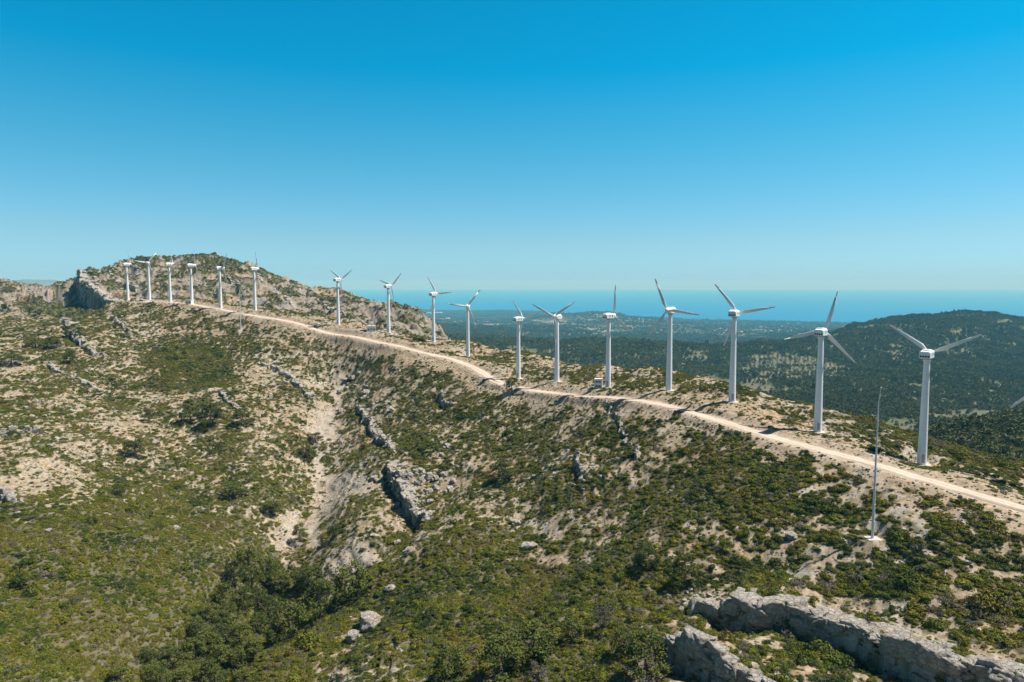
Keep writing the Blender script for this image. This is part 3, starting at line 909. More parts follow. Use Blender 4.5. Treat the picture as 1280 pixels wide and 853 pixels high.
tur_pos = []
first = True
for (px, py, Y, a, ph, br), (lb, _z) in zip(TUR, TLABEL):
    u, s = ray(px, py); x = u * Y
    o = proto if first else copy_tree(proto)
    first = False
    z = gz(x, Y) + 0.02
    set_turbine(o, x, Y, z, a, ph, br, lb); tur_pos.append((x, Y))
o = copy_tree(proto); u, s = ray(498, 411); zt = s * 1200
zt = gz(u * 1200, 1200)
u2, s2 = ray(498, 392)
set_turbine(o, u * 1200, 1200, s2 * 1200 - HUB, 30, -10, 0, "tiny pale turbine far beyond the ridge, before the coastal plain", 'wind turbines beyond the ridge')

# ------------------------------------------------------------------ measuring masts
def mast(px, py, Y, h, r0, label):
    u, s = ray(px, py); x = u * Y; z = gz(x, Y)
    root = empty('measuring_mast', (x, Y, z))
    p = MB(); p.lathe([(-.3, r0), (0.15, r0)] + [(h * .9 * k / 12 + .3, r0 - (r0 - .10) * k / 12) for k in range(13)], 12)
    for k in range(1, 8):
        zz_ = h * .9 * k / 8; rr = r0 - (r0 - .1) * k / 8
        p.lathe([(zz_, rr + .01), (zz_ + .02, rr + .05), (zz_ + .14, rr + .05), (zz_ + .16, rr + .01)], 12)
    p.build('pole', M['galv'], root, False)
    t = MB(); t.tube((0, 0, h * .9 + .2), (.35, 0, h), .075, .05, 6); t.lathe([(0, .03), (.08, .13), (.2, .13), (.28, .03)], 8, (.35, 0, h)); t.build('wind_sensor', M['galv'], root)
    a = MB(); a.tube((-1.0, .2, h * .82), (.2, 0, h * .82), .03, .03, 6); a.lathe([(0, .02), (.06, .12), (.16, .12), (.2, .02)], 8, (-1.0, .2, h * .82)); a.build('sensor_arm', M['galv'], root)
    st = MB()
    for k in range(int(h * 2.2)):
        zz_ = .9 + k * .4; rr = r0 - (r0 - .1) * zz_ / (h * .9)
        if zz_ > h * .88:
            break
        st.tube((rr - .02, -.03, zz_), (rr + .16, -.03, zz_), .014, .014, 4)
    o_ = st.build('climbing_step', M['galv'], root); o_['kind'] = 'stuff'
    b = MB(); b.box(-1.3, 1.5, -1.3, 1.1, -.6, .10, .05); b.build('base_slab', M['concrete'], root)
    tag(root, label, 'mast', 'measuring masts below the road')


mast(1091, 661, 134, 30.6, .27, "tall thin grey mast on a pale slab below the road, left of the largest turbine")
mast(301, 415, 430, 27.5, .33, "small distant thin mast on a bare patch below the road")

# ------------------------------------------------------------------ cabins
def cabin(px, py, Y, w, d, h, rz, label, doors, vents):
    u, s = ray(px, py); x = u * Y; z = gz(x, Y)
    zs = [gz(x + dx, Y + dy) for dx in (-w / 2, w / 2) for dy in (-d / 2, d / 2)]
    z = max(zs) - 0.05
    root = empty('cabin', (x, Y, z), rz)
    b = MB(); b.box(-w / 2, w / 2, -d / 2, d / 2, 0.02, h); b.build('wall', M['render'], root)
    r_ = MB(); r_.box(-w / 2 - .15, w / 2 + .15, -d / 2 - .15, d / 2 + .15, h + .004, h + .28, .06); r_.build('roof', M['render'], root)
    p = MB(); p.box(-w / 2 - .5, w / 2 + .5, -d / 2 - .6, d / 2 + .5, min(zs) - z - .6, .016); p.build('plinth', M['concrete'], root)
    for (x0, x1, z0, z1) in vents:
        v = MB(); v.box(x0, x1, -d / 2 - .05, -d / 2 - .004, z0, z1)
        n_ = max(2, int((z1 - z0) / .14))
        for k in range(n_):
            v.box(x0 + .03, x1 - .03, -d / 2 - .075, -d / 2 - .052, z0 + (k + .2) * (z1 - z0) / n_, z0 + (k + .62) * (z1 - z0) / n_)
        v.build('vent', M['bluevent'], root)
    for (x0, x1, z1) in doors:
        v = MB(); v.box(x0, x1, -d / 2 - .05, -d / 2 - .004, .1, z1); dr = v.build('door', M['grey'], root)
        v = MB(); v.box(x1 - .22, x1 - .12, -d / 2 - .11, -d / 2 - .052, 1.0, 1.2); v.build('handle', M['dark'], dr)
    tag(root, label, 'cabin', 'white transformer cabins along the row')
    return x, Y


cab = [cabin(748, 485, 263, 2.9, 2.6, 3.3, R(-12), "tall narrow white kiosk with four blue vents beside the turbine above the road", [],
             [(-1.05, -.12, 2.15, 3.0), (.12, 1.05, 2.15, 3.0), (-1.05, -.12, .45, 1.2), (.12, 1.05, .45, 1.2)]),
       cabin(464, 412, 404, 5.0, 3.0, 3.4, R(14), "wide low white cabin left of a turbine, above the road", [(-.6, .5, 2.4)], [(-2.1, -1.0, .8, 2.0), (1.0, 2.1, .8, 2.0)]),
       cabin(236, 379, 488, 4.0, 2.8, 3.0, R(10), "small distant white cabin on the left knoll at a turbine's foot", [(-1.4, -.4, 2.2)], [(.3, 1.4, .8, 1.9)])]

# ------------------------------------------------------------------ rock outcrops
def vn(p, sc, seed=0.0):
    return mnoise.noise(Vector((p[0] * sc + seed, p[1] * sc + seed * 1.7, p[2] * sc - seed)))


def rock_shape(seed, n=7):
    """a joint-bounded block: a cube with broken corners and pitted faces"""
    bm = bmesh.new(); bmesh.ops.create_cube(bm, size=2.0)
    bmesh.ops.subdivide_edges(bm, edges=bm.edges[:], cuts=n, use_grid_fill=True)
    bmesh.ops.triangulate(bm, faces=bm.faces[:])
    rr = random.Random(seed)
    planes = [(Vector((rr.choice((-1, 1)) * rr.uniform(.3, 1), rr.choice((-1, 1)) * rr.uniform(.3, 1), rr.choice((-1, 1)) * rr.uniform(.2, 1))).normalized(), rr.uniform(.95, 1.3)) for _ in range(9)]
    sh = [rr.gauss(0, .16) for _ in range(4)]
    for v in bm.verts:
        p = v.co.copy()
        for nrm, dd in planes:
            e = p.dot(nrm) - dd
            if e > 0:
                p -= nrm * e
        p.x += sh[0] * p.z + sh[1] * p.y; p.y += sh[2] * p.z; p.z += sh[3] * p.x
        dn = .16 * mnoise.noise(p * 1.3 + Vector((seed, 0, 0))) + .12 * mnoise.noise(p * 3.1 + Vector((0, seed, 0))) + .07 * mnoise.noise(p * 7)
        v.co = p + p.normalized() * dn
    vs = np.array([tuple(v.co) for v in bm.verts]) * .82; fs = np.array([[v.index for v in f.verts] for f in bm.faces]); bm.free()
    return vs, fs


ROCKS = [rock_shape(70 + k) for k in range(8)]


def outcrop(w, h, label, back=3.0, step=0.28, name='rock_outcrop', over=0.0, seed=1.0, rough=1.0, blocks=1.0, broken=True, bsize=1.0):
    """a bedded rock band along a crest line: broken top ledges, an upright jointed face, a foot in the ground"""
    L = np.concatenate([[0], np.cumsum(np.hypot(np.diff(w[:, 0]), np.diff(w[:, 1])))])
    nseg = max(8, int(L[-1] / step))
    tq = np.linspace(0, L[-1], nseg)
    P = np.stack([np.interp(tq, L, w[:, k]) for k in range(2)], 1)
    for _ in range(6):
        P[1:-1] = .25 * P[:-2] + .5 * P[1:-1] + .25 * P[2:]
    T = np.gradient(P, axis=0); T /= np.linalg.norm(T, axis=1)[:, None]
    N = np.stack([T[:, 1], -T[:, 0]], 1)                 # towards the camera side
    if broken:
        P = P + N * (.85 * max(1, step / .3) * fbm(tq, tq * 0, 7.0 * max(1, step / .3), 3, int(seed * 31)))[:, None]
    cx, cy = P.mean(0); cz = gz(cx, cy); sd = int(seed * 10)
    nv_top, nv_face = max(7, int(back / max(.3, step))), max(10, int(h / max(.16, step * .7)))
    rows = nv_top + nv_face
    k_ = max(1.0, step / .3)                              # coarser relief on distant bands

    def n2(a, b, wl, o=0, oc=2):
        return fbm(a, b, wl * k_, oc, sd + o)
    z0 = np.zeros(nseg)
    e = np.minimum(1, np.minimum(tq, L[-1] - tq) / max(1.2, .16 * L[-1]))
    e = .12 + .88 * np.sin(e * math.pi / 2) ** .8
    if broken:
        e = e * np.clip(.62 + .55 * n2(tq, z0, 5, 1), .0, 1.15)
    hl = h * e * (1 + .14 * n2(tq, z0, 6, 2)); bk = back * (.45 + .55 * e) * (1 + .18 * n2(tq, z0, 5, 3))
    qa = P - N * (bk * .5)[:, None]; qb = P + N * 1.2
    zt = bil(ZZ, qa[:, 0], qa[:, 1]); zb0 = bil(ZZ, qb[:, 0], qb[:, 1])
    hl = np.where(e > .5, np.maximum(hl, zt - zb0), hl)
    wob = tq + .9 * n2(tq, z0, 3, 4)

    def cell(a, b):
        return _hash(np.floor(a).astype(np.int64), np.floor(b).astype(np.int64), sd).astype(float) / 4294967296.0
    fwd = (.55 * (cell(wob / (2.4 * k_), z0) - .5) + .30 * n2(tq, z0, 8, 5) + .14 * n2(tq, z0, 1.8, 6)) * min(k_, 2)
    V = np.zeros((nseg, rows, 3))
    f = np.linspace(0, 1, nv_top)[None, :]
    off = -bk[:, None] * (1 - f) + (fwd * e)[:, None] * f
    Q = P[:, None] + N[:, None] * off[..., None]
    zg = bil(ZZ, Q[..., 0], Q[..., 1])
    tt2 = tq[:, None] + 0 * f
    led = np.floor(f * 3.2 + .45 * n2(tt2, 3 * f + 0 * tt2, 2.6, 8)) / 3.2
    V[:, :nv_top, :2] = Q
    V[:, :nv_top, 2] = zg * (1 - f) + zt[:, None] * f + (.30 * f + .5 * led) * e[:, None] + .12 * rough * n2(Q[..., 0], Q[..., 1], 1.2, 9, 3) * np.minimum(1, 4 * f)
    V[:, 0, 2] -= .5
    f = (np.arange(nv_face)[None, :] + 1) / nv_face
    zz_ = (V[:, nv_top - 1, 2])[:, None] - f * (hl + .9)[:, None]
    tt2 = tq[:, None] + 0 * f; zr = zz_ * 1.0
    jz = cell(wob[:, None] / (1.7 * k_) + 0 * f, zr / (1.9 * k_) + .5 * n2(tt2, zr, 3, 10)) - .5
    c1 = np.exp(-(n2(tt2 + .25 * zr, zr * .22, 2.6, 11) / .10) ** 2); c2 = np.exp(-(n2(tt2 * .3, zr, 1.6, 12) / .10) ** 2)
    rel = .45 * jz + .26 * n2(tt2, zr * .8, 2.6, 13, 4) - .30 * c1 - .18 * c2 + .13 * n2(tt2, zr, .7, 14, 3)
    off = (fwd * e)[:, None] + .6 * f ** 1.5 - over * .8 * np.sin(f * math.pi) + rel * rough * np.minimum(1, 3 * f) * min(k_, 2.2)
    V[:, nv_top:, :2] = P[:, None] + N[:, None] * off[..., None]
    V[:, nv_top:, 2] = zz_
    V -= np.array([cx, cy, cz])
    ii = np.arange(nseg * rows).reshape(nseg, rows)
    q4 = np.stack([ii[:-1, :-1], ii[:-1, 1:], ii[1:, 1:], ii[1:, :-1]], -1).reshape(-1, 4)
    VV = [V.reshape(-1, 3)]; T3 = [q4[:, [0, 1, 2]], q4[:, [0, 2, 3]]]; b0 = nseg * rows
    r_ = np.random.default_rng(int(seed * 100))
    nf = int(L[-1] * h / 1.0 * blocks); nt_ = int(L[-1] * back / 1.8 * blocks)
    for n_ in range(nf + nt_):
        i = int(r_.integers(1, nseg - 1)); face = n_ < nf
        if broken and e[i] < .3: continue
        j = int(r_.integers(nv_top - 2, rows - 3)) if face else int(r_.integers(1, nv_top))
        rv, rf = ROCKS[int(r_.integers(0, len(ROCKS)))]
        k = r_.lognormal(-.35, .45) * min(1.3, .5 + h / 8) * bsize * (1 if step < .6 else 2.2)
        sc = np.array([1.25, .75, .95]) * k if face else np.array([1.2, .95, .42]) * k
        th = math.atan2(T[i, 1], T[i, 0]) + r_.normal(0, .22)
        if r_.random() < .5: th += math.pi
        tilt = r_.normal(0, .16)
        p = rv * sc; c_, s_ = math.cos(tilt), math.sin(tilt)
        p = np.stack([p[:, 0] * c_ - p[:, 2] * s_, p[:, 1], p[:, 0] * s_ + p[:, 2] * c_], 1)
        c_, s_ = math.cos(th), math.sin(th)
        p = np.stack([p[:, 0] * c_ - p[:, 1] * s_, p[:, 0] * s_ + p[:, 1] * c_, p[:, 2]], 1)
        ctr = V[i, j].copy()
        ctr[:2] -= N[i] * sc[1] * (r_.uniform(.15, .6) if face else .1); ctr[2] -= 0 if face else sc[2] * .35
        VV.append(p + ctr); T3.append(rf + b0); b0 += len(p)
    me_ = np_mesh(name, np.concatenate(VV), np.concatenate(T3), M['rock'], False)
    o_ = link(bpy.data.objects.new(name, me_)); o_.location = (cx, cy, cz)
    tag(o_, label, 'rock'); return o_


outcrop(LED['main'][0], 5.6, "long pale limestone cliff band with a shaded upright face, lower right of the slope", 6.0, .15, 'limestone_cliff', .5, 1.3, 1.0, 1.0, False)
outcrop(LED['low'][0], 6.0, "lower limestone cliff in shade under the shrubby ledge at the bottom edge", 3.0, .15, 'limestone_cliff', .2, 2.7, 1.0, 1.0, False)
outcrop(LED['scarp'][0], 4.2, "jagged rock scarp with a deep shaded hollow beside the gully", 5.0, .25, 'rock_outcrop', 1.4, 3.1, 1.6, 1.0, True, 1.15)
outcrop(LED['wall'][0], 2.6, "dark edged rock band running down the left side of the knoll", 3.6, .4, 'rock_outcrop', 0, 4.9)
outcrop(LED['wall2'][0], 1.0, "broken low rock band below the knoll's dark edged band", 3.2, .4, 'rock_outcrop', 0, 5.3)
outcrop(LED['rib'][0], 1.7, "grey rock rib slanting down to the pale gully head", 4.2, .35, 'rock_outcrop', 0, 6.1, 1.3)
outcrop(LED['rib2'][0], 1.2, "short narrow rock rib among the pines left of the gully head", 2.6, .35, 'rock_outcrop', 0, 7.7)
outcrop(LED['knob'][0], 3.0, "blocky grey rock knob on the slope under the road bend", 2.2, .3, 'rock_outcrop', 0, 8.3, 1.4)
outcrop(LED['stripe'][0], .55, "thin pale rock stripe running down the slope below the kiosk", .9, .25, 'rock_outcrop', 0, 14.1)
outcrop(LED['spine'][0], 1.7, "broken grey rock spine running down right of the scree patch", 4.0, .3, 'rock_outcrop', .3, 15.7, 1.4)
outcrop(LED['spike'][0], 1.8, "thin dark rock fin in the scrub under the kiosk", 1.2, .3, 'rock_outcrop', 0, 9.1)
outcrop(LED['left'][0], 2.8, "shaded rock step at the left edge above a bare slope", 2.0, .35, 'rock_outcrop', 0, 10.7)
outcrop(LED['left2'][0], 2.8, "pale rock step at the left edge beside tufted bare ground", 2.2, .3, 'rock_outcrop', 0, 11.9)
outcrop(LED['edge'][0], 1.8, "thin rock edge just under the leftmost turbines", 1.5, .4, 'rock_outcrop', 0, 12.2)


for k_, (pl_, h_, lb_) in enumerate([
        (None, 19, "big dark shaded cliff at the left end of the rocky hill"),
        ([(130, 340), (150, 352), (168, 365), (180, 372)], 6, "long slanting shaded rock band on the left part of the rocky hill"),
        ([(162, 333), (170, 338), (179, 345)], 6, "short shaded cliff behind the leftmost turbine's blades"),
        ([(272, 345), (285, 350), (298, 358), (306, 364)], 6, "shaded rock band high on the hill between two turbines"),
        ([(318, 346), (330, 353), (340, 362)], 7, "shaded rock face right of the turbine by the far mast"),
        ([(345, 365), (356, 373), (368, 385)], 8, "shaded rock face on the lower right part of the rocky hill"),
        ([(400, 378), (415, 386), (432, 396)], 5, "low shaded rock band behind the turbine on the shoulder")]):
    outcrop(CLIFF_W if pl_ is None else np.array([pix(*p_, 560) for p_ in pl_]), h_, lb_, h_ * .6, .9, 'rock_outcrop', .3, 20.3 + k_, 1.4, .05, k_ > 0)


def rock_mesh(seed, sub=4):
    vs, fs = rock_shape(seed * 13, 9)
    r_ = np.random.default_rng(seed)
    vs2, fs2 = rock_shape(seed * 13 + 5, 6); vs2 = vs2 * r_.uniform(.45, .65) + np.array([r_.normal(0, .5), r_.normal(0, .5), -.25])
    me_ = np_mesh('boulder', np.concatenate([vs, vs2]), np.concatenate([fs, fs2 + len(vs)]), M['rock'])
    return me_


RM = [rock_mesh(k + 1) for k in range(6)]


def boulder(px, py, w_m, h_m, label, group=None, name='boulder', k=0):
    p = pix(px, py)
    o_ = bpy.data.objects.new(name, RM[k % 6]); o_.location = (p[0], p[1], gz(p[0], p[1]) + h_m * .18)
    o_.scale = (w_m / 2, w_m / 2 * .8, h_m / 2); o_.rotation_euler = (R(random.uniform(-12, 12)), R(random.uniform(-12, 12)), random.uniform(0, 6.3))
    link(o_); tag(o_, label, 'rock', group); return o_


for i, (px, py, w, h, lb) in enumerate([
        (463, 783, 7.0, 4.2, "large white fissured boulder at the foot of the gully"),
        (440, 800, 3.5, 2.6, "smaller white boulder leaning left of the large fissured one"),
        (490, 738, 2.8, 2.0, "lone white boulder in scrub right of the gully pines"),
        (662, 686, 4.4, 2.4, "flat topped pale boulder in the middle of the green slope"),
        (644, 655, 3.2, 1.8, "low blocky boulder above the flat topped pale one"),
        (513, 597, 3.0, 2.6, "upright grey block on top of the jagged scarp"),
        (545, 612, 2.8, 1.8, "wedge shaped grey block right of the jagged scarp"),
        (990, 672, 2.6, 1.5, "small grey boulder left of the tall mast's slab"),
        (512, 690, 2.6, 2.0, "small bluish boulder below the scarp in dark scrub"),
        (497, 682, 2.0, 1.8, "second bluish boulder left below the scarp"),
        (458, 492, 5.2, 3.0, "grey boulder at the head of the gully's right arm"),
        (440, 475, 5.5, 2.6, "grey rock heap above the gully head"),
        (475, 545, 4.2, 3.4, "dark sided rock stack on the slope right of the scree"),
        (490, 515, 3.4, 2.6, "grey block in scrub halfway up the slope over the scarp"),
        (560, 560, 3.0, 2.0, "small block in the scrub below the rock knob"),
        (172, 377, 3.6, 2.6, "dark shaded heap of stone at the foot of the leftmost turbines"),
        (177, 376, 3.4, 2.4, "pale stone heap on the knoll between the two leftmost turbines"),
        (60, 665, 2.0, 1.2, "low white stone in the green left slope"),
        (220, 662, 2.6, 1.4, "grey stone showing through scrub left of the gully pines")]):
    boulder(px, py, w, h, lb, k=i)

for (cx, cy, rx, ry, nn, lo, hi) in [(515, 605, 34, 26, 26, 1.4, 3.6), (455, 495, 26, 20, 12, 1.5, 3.4), (545, 545, 40, 30, 10, 1.0, 2.4), (60, 540, 60, 40, 12, 1.0, 2.6),
                                      (860, 750, 60, 14, 12, .7, 1.6), (360, 480, 30, 20, 8, 1.2, 3.0), (700, 620, 60, 50, 10, .8, 1.8), (1120, 650, 60, 40, 8, .6, 1.2)]:
    for _ in range(nn):
        sz0 = random.uniform(lo, hi)
        boulder(random.gauss(cx, rx * .6), random.gauss(cy, ry * .6), sz0, sz0 * random.uniform(.6, .95), "grey limestone block half buried in the scrub", 'limestone blocks in the scrub', k=random.randrange(6))

# ------------------------------------------------------------------ plants
def leafy(nl, rad, leaf, seed, core=True, flat=.75, dome=True):
    """a bush: many small leaf clumps spread through an uneven dome"""
    r_ = np.random.default_rng(seed)
    V = []; Fc = []
    nlobe = 7
    lob = np.stack([r_.normal(0, .42, nlobe), r_.normal(0, .42, nlobe), np.abs(r_.normal(.28, .18, nlobe))], 1)
    lr = r_.uniform(.38, .62, nlobe)
    k = r_.integers(0, nlobe, nl)
    d = r_.normal(0, 1, (nl, 3)); d /= np.linalg.norm(d, axis=1)[:, None]
    d[:, 2] = np.where(d[:, 2] < -.25, -d[:, 2], d[:, 2])
    p = lob[k] + d * (lr[k] * r_.uniform(.55, 1.08, nl) ** .6)[:, None]
    p[:, 2] = np.maximum(p[:, 2] * flat, .02)
    nrm = d + r_.normal(0, .55, (nl, 3)); nrm /= np.linalg.norm(nrm, axis=1)[:, None]
    t1 = np.cross(nrm, r_.normal(0, 1, (nl, 3))); t1 /= np.linalg.norm(t1, axis=1)[:, None]
    t2 = np.cross(nrm, t1)
    sz = leaf * r_.uniform(.6, 1.4, nl)
    for a_, b_ in ((-1, -.55), (1, -.4), (.35, .9), (-.7, .7)):
        V.append(p + t1 * (a_ * sz)[:, None] + t2 * (b_ * sz)[:, None] + nrm * (r_.uniform(-.25, .25, nl) * sz)[:, None])
    V = np.stack(V, 1).reshape(-1, 3)
    Fc = np.arange(nl * 4).reshape(-1, 4)
    if core:
        bm = bmesh.new(); bmesh.ops.create_icosphere(bm, subdivisions=2, radius=1)
        cv = []
        for v in bm.verts:
            c = v.co
            f = .60 + .22 * mnoise.noise(c * 1.6 + Vector((seed, 0, 0)))
            cv.append((c.x * f, c.y * f, max(-.08, c.z * f * flat * .95 + .08)))
        cf = [[v.index for v in f.verts] for f in bm.faces]; bm.free()
        b0 = len(V); V = np.concatenate([V, np.array(cv)])
        Fq = np.array([[a + b0, b + b0, c + b0, c + b0] for a, b, c in cf])
        faces = [tuple(f) for f in Fc] + [(a + b0, b + b0, c + b0) for a, b, c in cf]
    else:
        faces = [tuple(f) for f in Fc]
    me_ = bpy.data.meshes.new('shrub'); me_.from_pydata([tuple(v) for v in V * rad], [], faces); me_.update()
    return me_


SHM = []
for k in range(6):
    me_ = leafy(560, 1.0, .078, 40 + k, True, .72); me_.materials.append(M['shrub']); SHM.append(me_)
for k in range(2):
    me_ = leafy(380, 1.0, .065, 60 + k, False, .8); me_.materials.append(M['grey_shrub']); SHM.append(me_)


def scatter(dens, seed):
    """points drawn from a density field (per m2) on the ground grid"""
    r_ = np.random.default_rng(seed)
    dl = np.diff(LS)[:, None]
    area = (YY[:-1, :-1] * dl) * (YY[:-1, :-1] * DU)
    lam = np.where(vis[:-1, :-1], dens[:-1, :-1], 0) * area
    cnt = r_.poisson(lam)
    i, j = np.nonzero(cnt); rep = cnt[i, j]
    i = np.repeat(i, rep); j = np.repeat(j, rep)
    a = r_.random(len(i)); b = r_.random(len(i))
    y = np.exp(LS[i] + a * (LS[i + 1] - LS[i])); x = y * (us[j] + b * DU)
    return x, y, bil(ZZ, x, y), i, j


big = sstep(250, 600, YY)
dens_s = mat_ * (2.7 - 2.05 * big)
x1, y1, z1, i1, j1 = scatter(dens_s, 1)
r1 = rng.lognormal(-0.88, 0.42, len(x1)) * (1 + 0.55 * big[i1, j1]) * (0.75 + 0.4 * cover[i1, j1])
# tufts on the pale ground
dens_t = (1 - mat_) * nearw * (0.2 + 0.95 * uni(fbm(XX, YY, 12, 2, 141))) * sstep(2.5, 3.8, RD) * (1 - 0.75 * scree) * (1 - .35 * big)
x2, y2, z2, i2, j2 = scatter(dens_t, 2)
r2 = rng.lognormal(-1.28, 0.36, len(x2))
dens_b = nearw * .05 * (1 - .6 * scree) * sstep(3.5, 6, RD) * sstep(450, 300, YY) * uni(fbm(XX, YY, 25, 2, 151)) * 1.4
x7, y7, z7, i7, j7 = scatter(dens_b, 7)
r7 = rng.lognormal(-.22, .28, len(x7))
# rocky hill
dens_h = (0.34 * mat_h + 0.02 * rock_hill) * sstep(1100, 900, YY)
x3, y3, z3, i3, j3 = scatter(dens_h, 3)
r3 = rng.lognormal(-0.08, 0.3, len(x3))
r1 = r1 * (1 + .35 * sstep(850, 1000, PX[i1, j1]) * sstep(190, 150, YY[i1, j1]))
sx = np.concatenate([x1, x2, x3, x7]); sy = np.concatenate([y1, y2, y3, y7]); sz_ = np.concatenate([z1, z2, z3, z7]); sr = np.concatenate([r1, r2, r3, r7])
# keep clear of towers, slabs and cabins
ok = np.ones(len(sx), bool)
for (ax, ay) in tur_pos:
    ok &= np.hypot(sx - ax, sy - ay) > 2.0 + sr
for (ax, ay) in cab:
    ok &= np.hypot(sx - ax, sy - ay) > 3.4
for px, py, Y in ((1091, 661, 134), (301, 415, 430)):
    u, s = ray(px, py); ok &= np.hypot(sx - u * Y, sy - Y) > 2.6
sx, sy, sz_, sr = sx[ok], sy[ok], sz_[ok], sr[ok]
kind = rng.choice(8, len(sx), p=[.155] * 6 + [.035, .035])
rot = rng.uniform(0, 6.283, len(sx)); hgt = rng.lognormal(-.25, .25, len(sx))
appa = sr / np.hypot(sx, sy)
spx, spy = proj(sx / sy, sz_ / sy)
infr = (spx > 0) & (spx < 1280) & (spy < 850)
order = np.argsort(-np.where(infr, appa, 0))
indiv = order[:300]
rest = np.ones(len(sx), bool); rest[indiv] = False
protos = {}
for n_, i in enumerate(indiv):
    k = int(kind[i])
    o_ = bpy.data.objects.new('shrub', SHM[k]); o_.location = (sx[i], sy[i], sz_[i] - .05); o_.rotation_euler = (0, 0, rot[i])
    o_.scale = (sr[i], sr[i], sr[i] * hgt[i]); link(o_)
    px, py = spx[i], spy[i]
    if k >= 6:
        lb, gr = "greyish dry twiggy shrub among green ones in the near scrub", "grey dry shrubs in the near scrub"
    elif py > 795 and px > 860:
        lb, gr = "green shrub on the ledge under the long cliff face", "shrubs on the ledge under the cliff"
    elif px > 860:
        lb, gr = "rounded green shrub on the tan slope above the long pale cliff", "shrubs above the long pale cliff"
    elif px > 480:
        lb, gr = "low olive green shrub in the dense scrub of the lower middle slope", "shrubs of the lower middle slope"
    else:
        lb, gr = "low olive green shrub in the scrub around the gully pines", "shrubs around the gully pines"
    tag(o_, lb, 'shrub', gr)
    protos.setdefault(k, o_)
for k in range(8):
    if k not in protos:
        o_ = bpy.data.objects.new('shrub', SHM[k]); i = order[301 + k]
        o_.location = (sx[i], sy[i], sz_[i] - .05); o_.scale = (sr[i],) * 3; link(o_)
        tag(o_, "greyish dry twiggy shrub among green ones in the near scrub", 'shrub', "grey dry shrubs in the near scrub"); protos[k] = o_; rest[i] = False


def cover_object(name, x, y, z, sc, hz, rz, kd, pobjs, label):
    n_ = len(x)
    me_ = bpy.data.meshes.new(name); me_.vertices.add(n_)
    me_.vertices.foreach_set('co', np.stack([x, y, z], 1).astype(np.float32).ravel())
    for nm, arr, ty in (('pscale', np.stack([sc, sc, sc * hz], 1), 'FLOAT_VECTOR'), ('prot', np.stack([x * 0, x * 0, rz], 1), 'FLOAT_VECTOR'), ('pkind', kd, 'INT')):
        at = me_.attributes.new(nm, ty, 'POINT')
        if ty == 'INT':
            at.data.foreach_set('value', arr.astype(np.int32))
        else:
            at.data.foreach_set('vector', arr.astype(np.float32).ravel())
    o_ = link(bpy.data.objects.new(name, me_)); tag(o_, label, None, None, 'stuff')
    ng = bpy.data.node_groups.new(name, 'GeometryNodeTree')
    ng.interface.new_socket('Geometry', in_out='INPUT', socket_type='NodeSocketGeometry')
    ng.interface.new_socket('Geometry', in_out='OUTPUT', socket_type='NodeSocketGeometry')
    gi = ng.nodes.new('NodeGroupInput'); go = ng.nodes.new('NodeGroupOutput')
    jn = ng.nodes.new('GeometryNodeJoinGeometry')
    for po in pobjs:
        oi = ng.nodes.new('GeometryNodeObjectInfo'); oi.transform_space = 'ORIGINAL'; oi.inputs['Object'].default_value = po; oi.inputs['As Instance'].default_value = True
        ng.links.new(oi.outputs['Geometry'], jn.inputs[0])
    ip = ng.nodes.new('GeometryNodeInstanceOnPoints'); ip.inputs['Pick Instance'].default_value = True
    ng.links.new(gi.outputs[0], ip.inputs['Points']); ng.links.new(jn.outputs[0], ip.inputs['Instance'])

    def attr(nm, ty):
        a_ = ng.nodes.new('GeometryNodeInputNamedAttribute'); a_.data_type = ty; a_.inputs['Name'].default_value = nm
        return a_.outputs['Attribute']
    ng.links.new(attr('pkind', 'INT'), ip.inputs['Instance Index'])
    e2r = ng.nodes.new('FunctionNodeEulerToRotation'); ng.links.new(attr('prot', 'FLOAT_VECTOR'), e2r.inputs[0]); ng.links.new(e2r.outputs[0], ip.inputs['Rotation'])
    ng.links.new(attr('pscale', 'FLOAT_VECTOR'), ip.inputs['Scale'])
    ng.links.new(ip.outputs[0], go.inputs[0])
    md = o_.modifiers.new('cover', 'NODES'); md.node_group = ng
    return o_


cover_object('scrub', sx[rest], sy[rest], sz_[rest] - .05, sr[rest], hgt[rest], rot[rest], kind[rest], [protos[k] for k in reversed(range(8))],
             "low olive and dark green scrub covering the slopes")
print('scrub', rest.sum())

# small stones on bare ground and by the road
sm = (1 - mat_) * nearw * (0.14 + .45 * sstep(.2, .6, rockm) + .1 * scree + .5 * scree * 0 + .28 * verge * down) * sstep(2.2, 3.2, RD) * sstep(420, 300, YY)
x4, y4, z4, i4, j4 = scatter(sm, 4)
r4 = rng.lognormal(-1.75, .42, len(x4))
big_s = np.argsort(-r4 / y4)[:40]
stone_objs = []
for i in big_s:
    o_ = bpy.data.objects.new('stone', RM[int(rng.integers(0, 6))]); o_.location = (x4[i], y4[i], z4[i]); o_.scale = (r4[i],) * 2 + (r4[i] * .7,)
    o_.rotation_euler = (0, 0, rng.uniform(0, 6)); link(o_); tag(o_, "small pale loose stone on bare ground between shrubs", 'stone', 'loose stones on the bare ground'); stone_objs.append(o_)
rs = np.ones(len(x4), bool); rs[big_s] = False
po = []
for k in range(6):
    c = [o_ for o_ in stone_objs if o_.data == RM[k]]
    if c:
        po.append(c[0])
cover_object('rubble', x4[rs], y4[rs], z4[rs], r4[rs], np.full(rs.sum(), .7), rng.uniform(0, 6.28, rs.sum()), rng.integers(0, len(po), rs.sum()), po, "pale limestone rubble strewn over bare ground and road banks")
print('rubble', rs.sum())


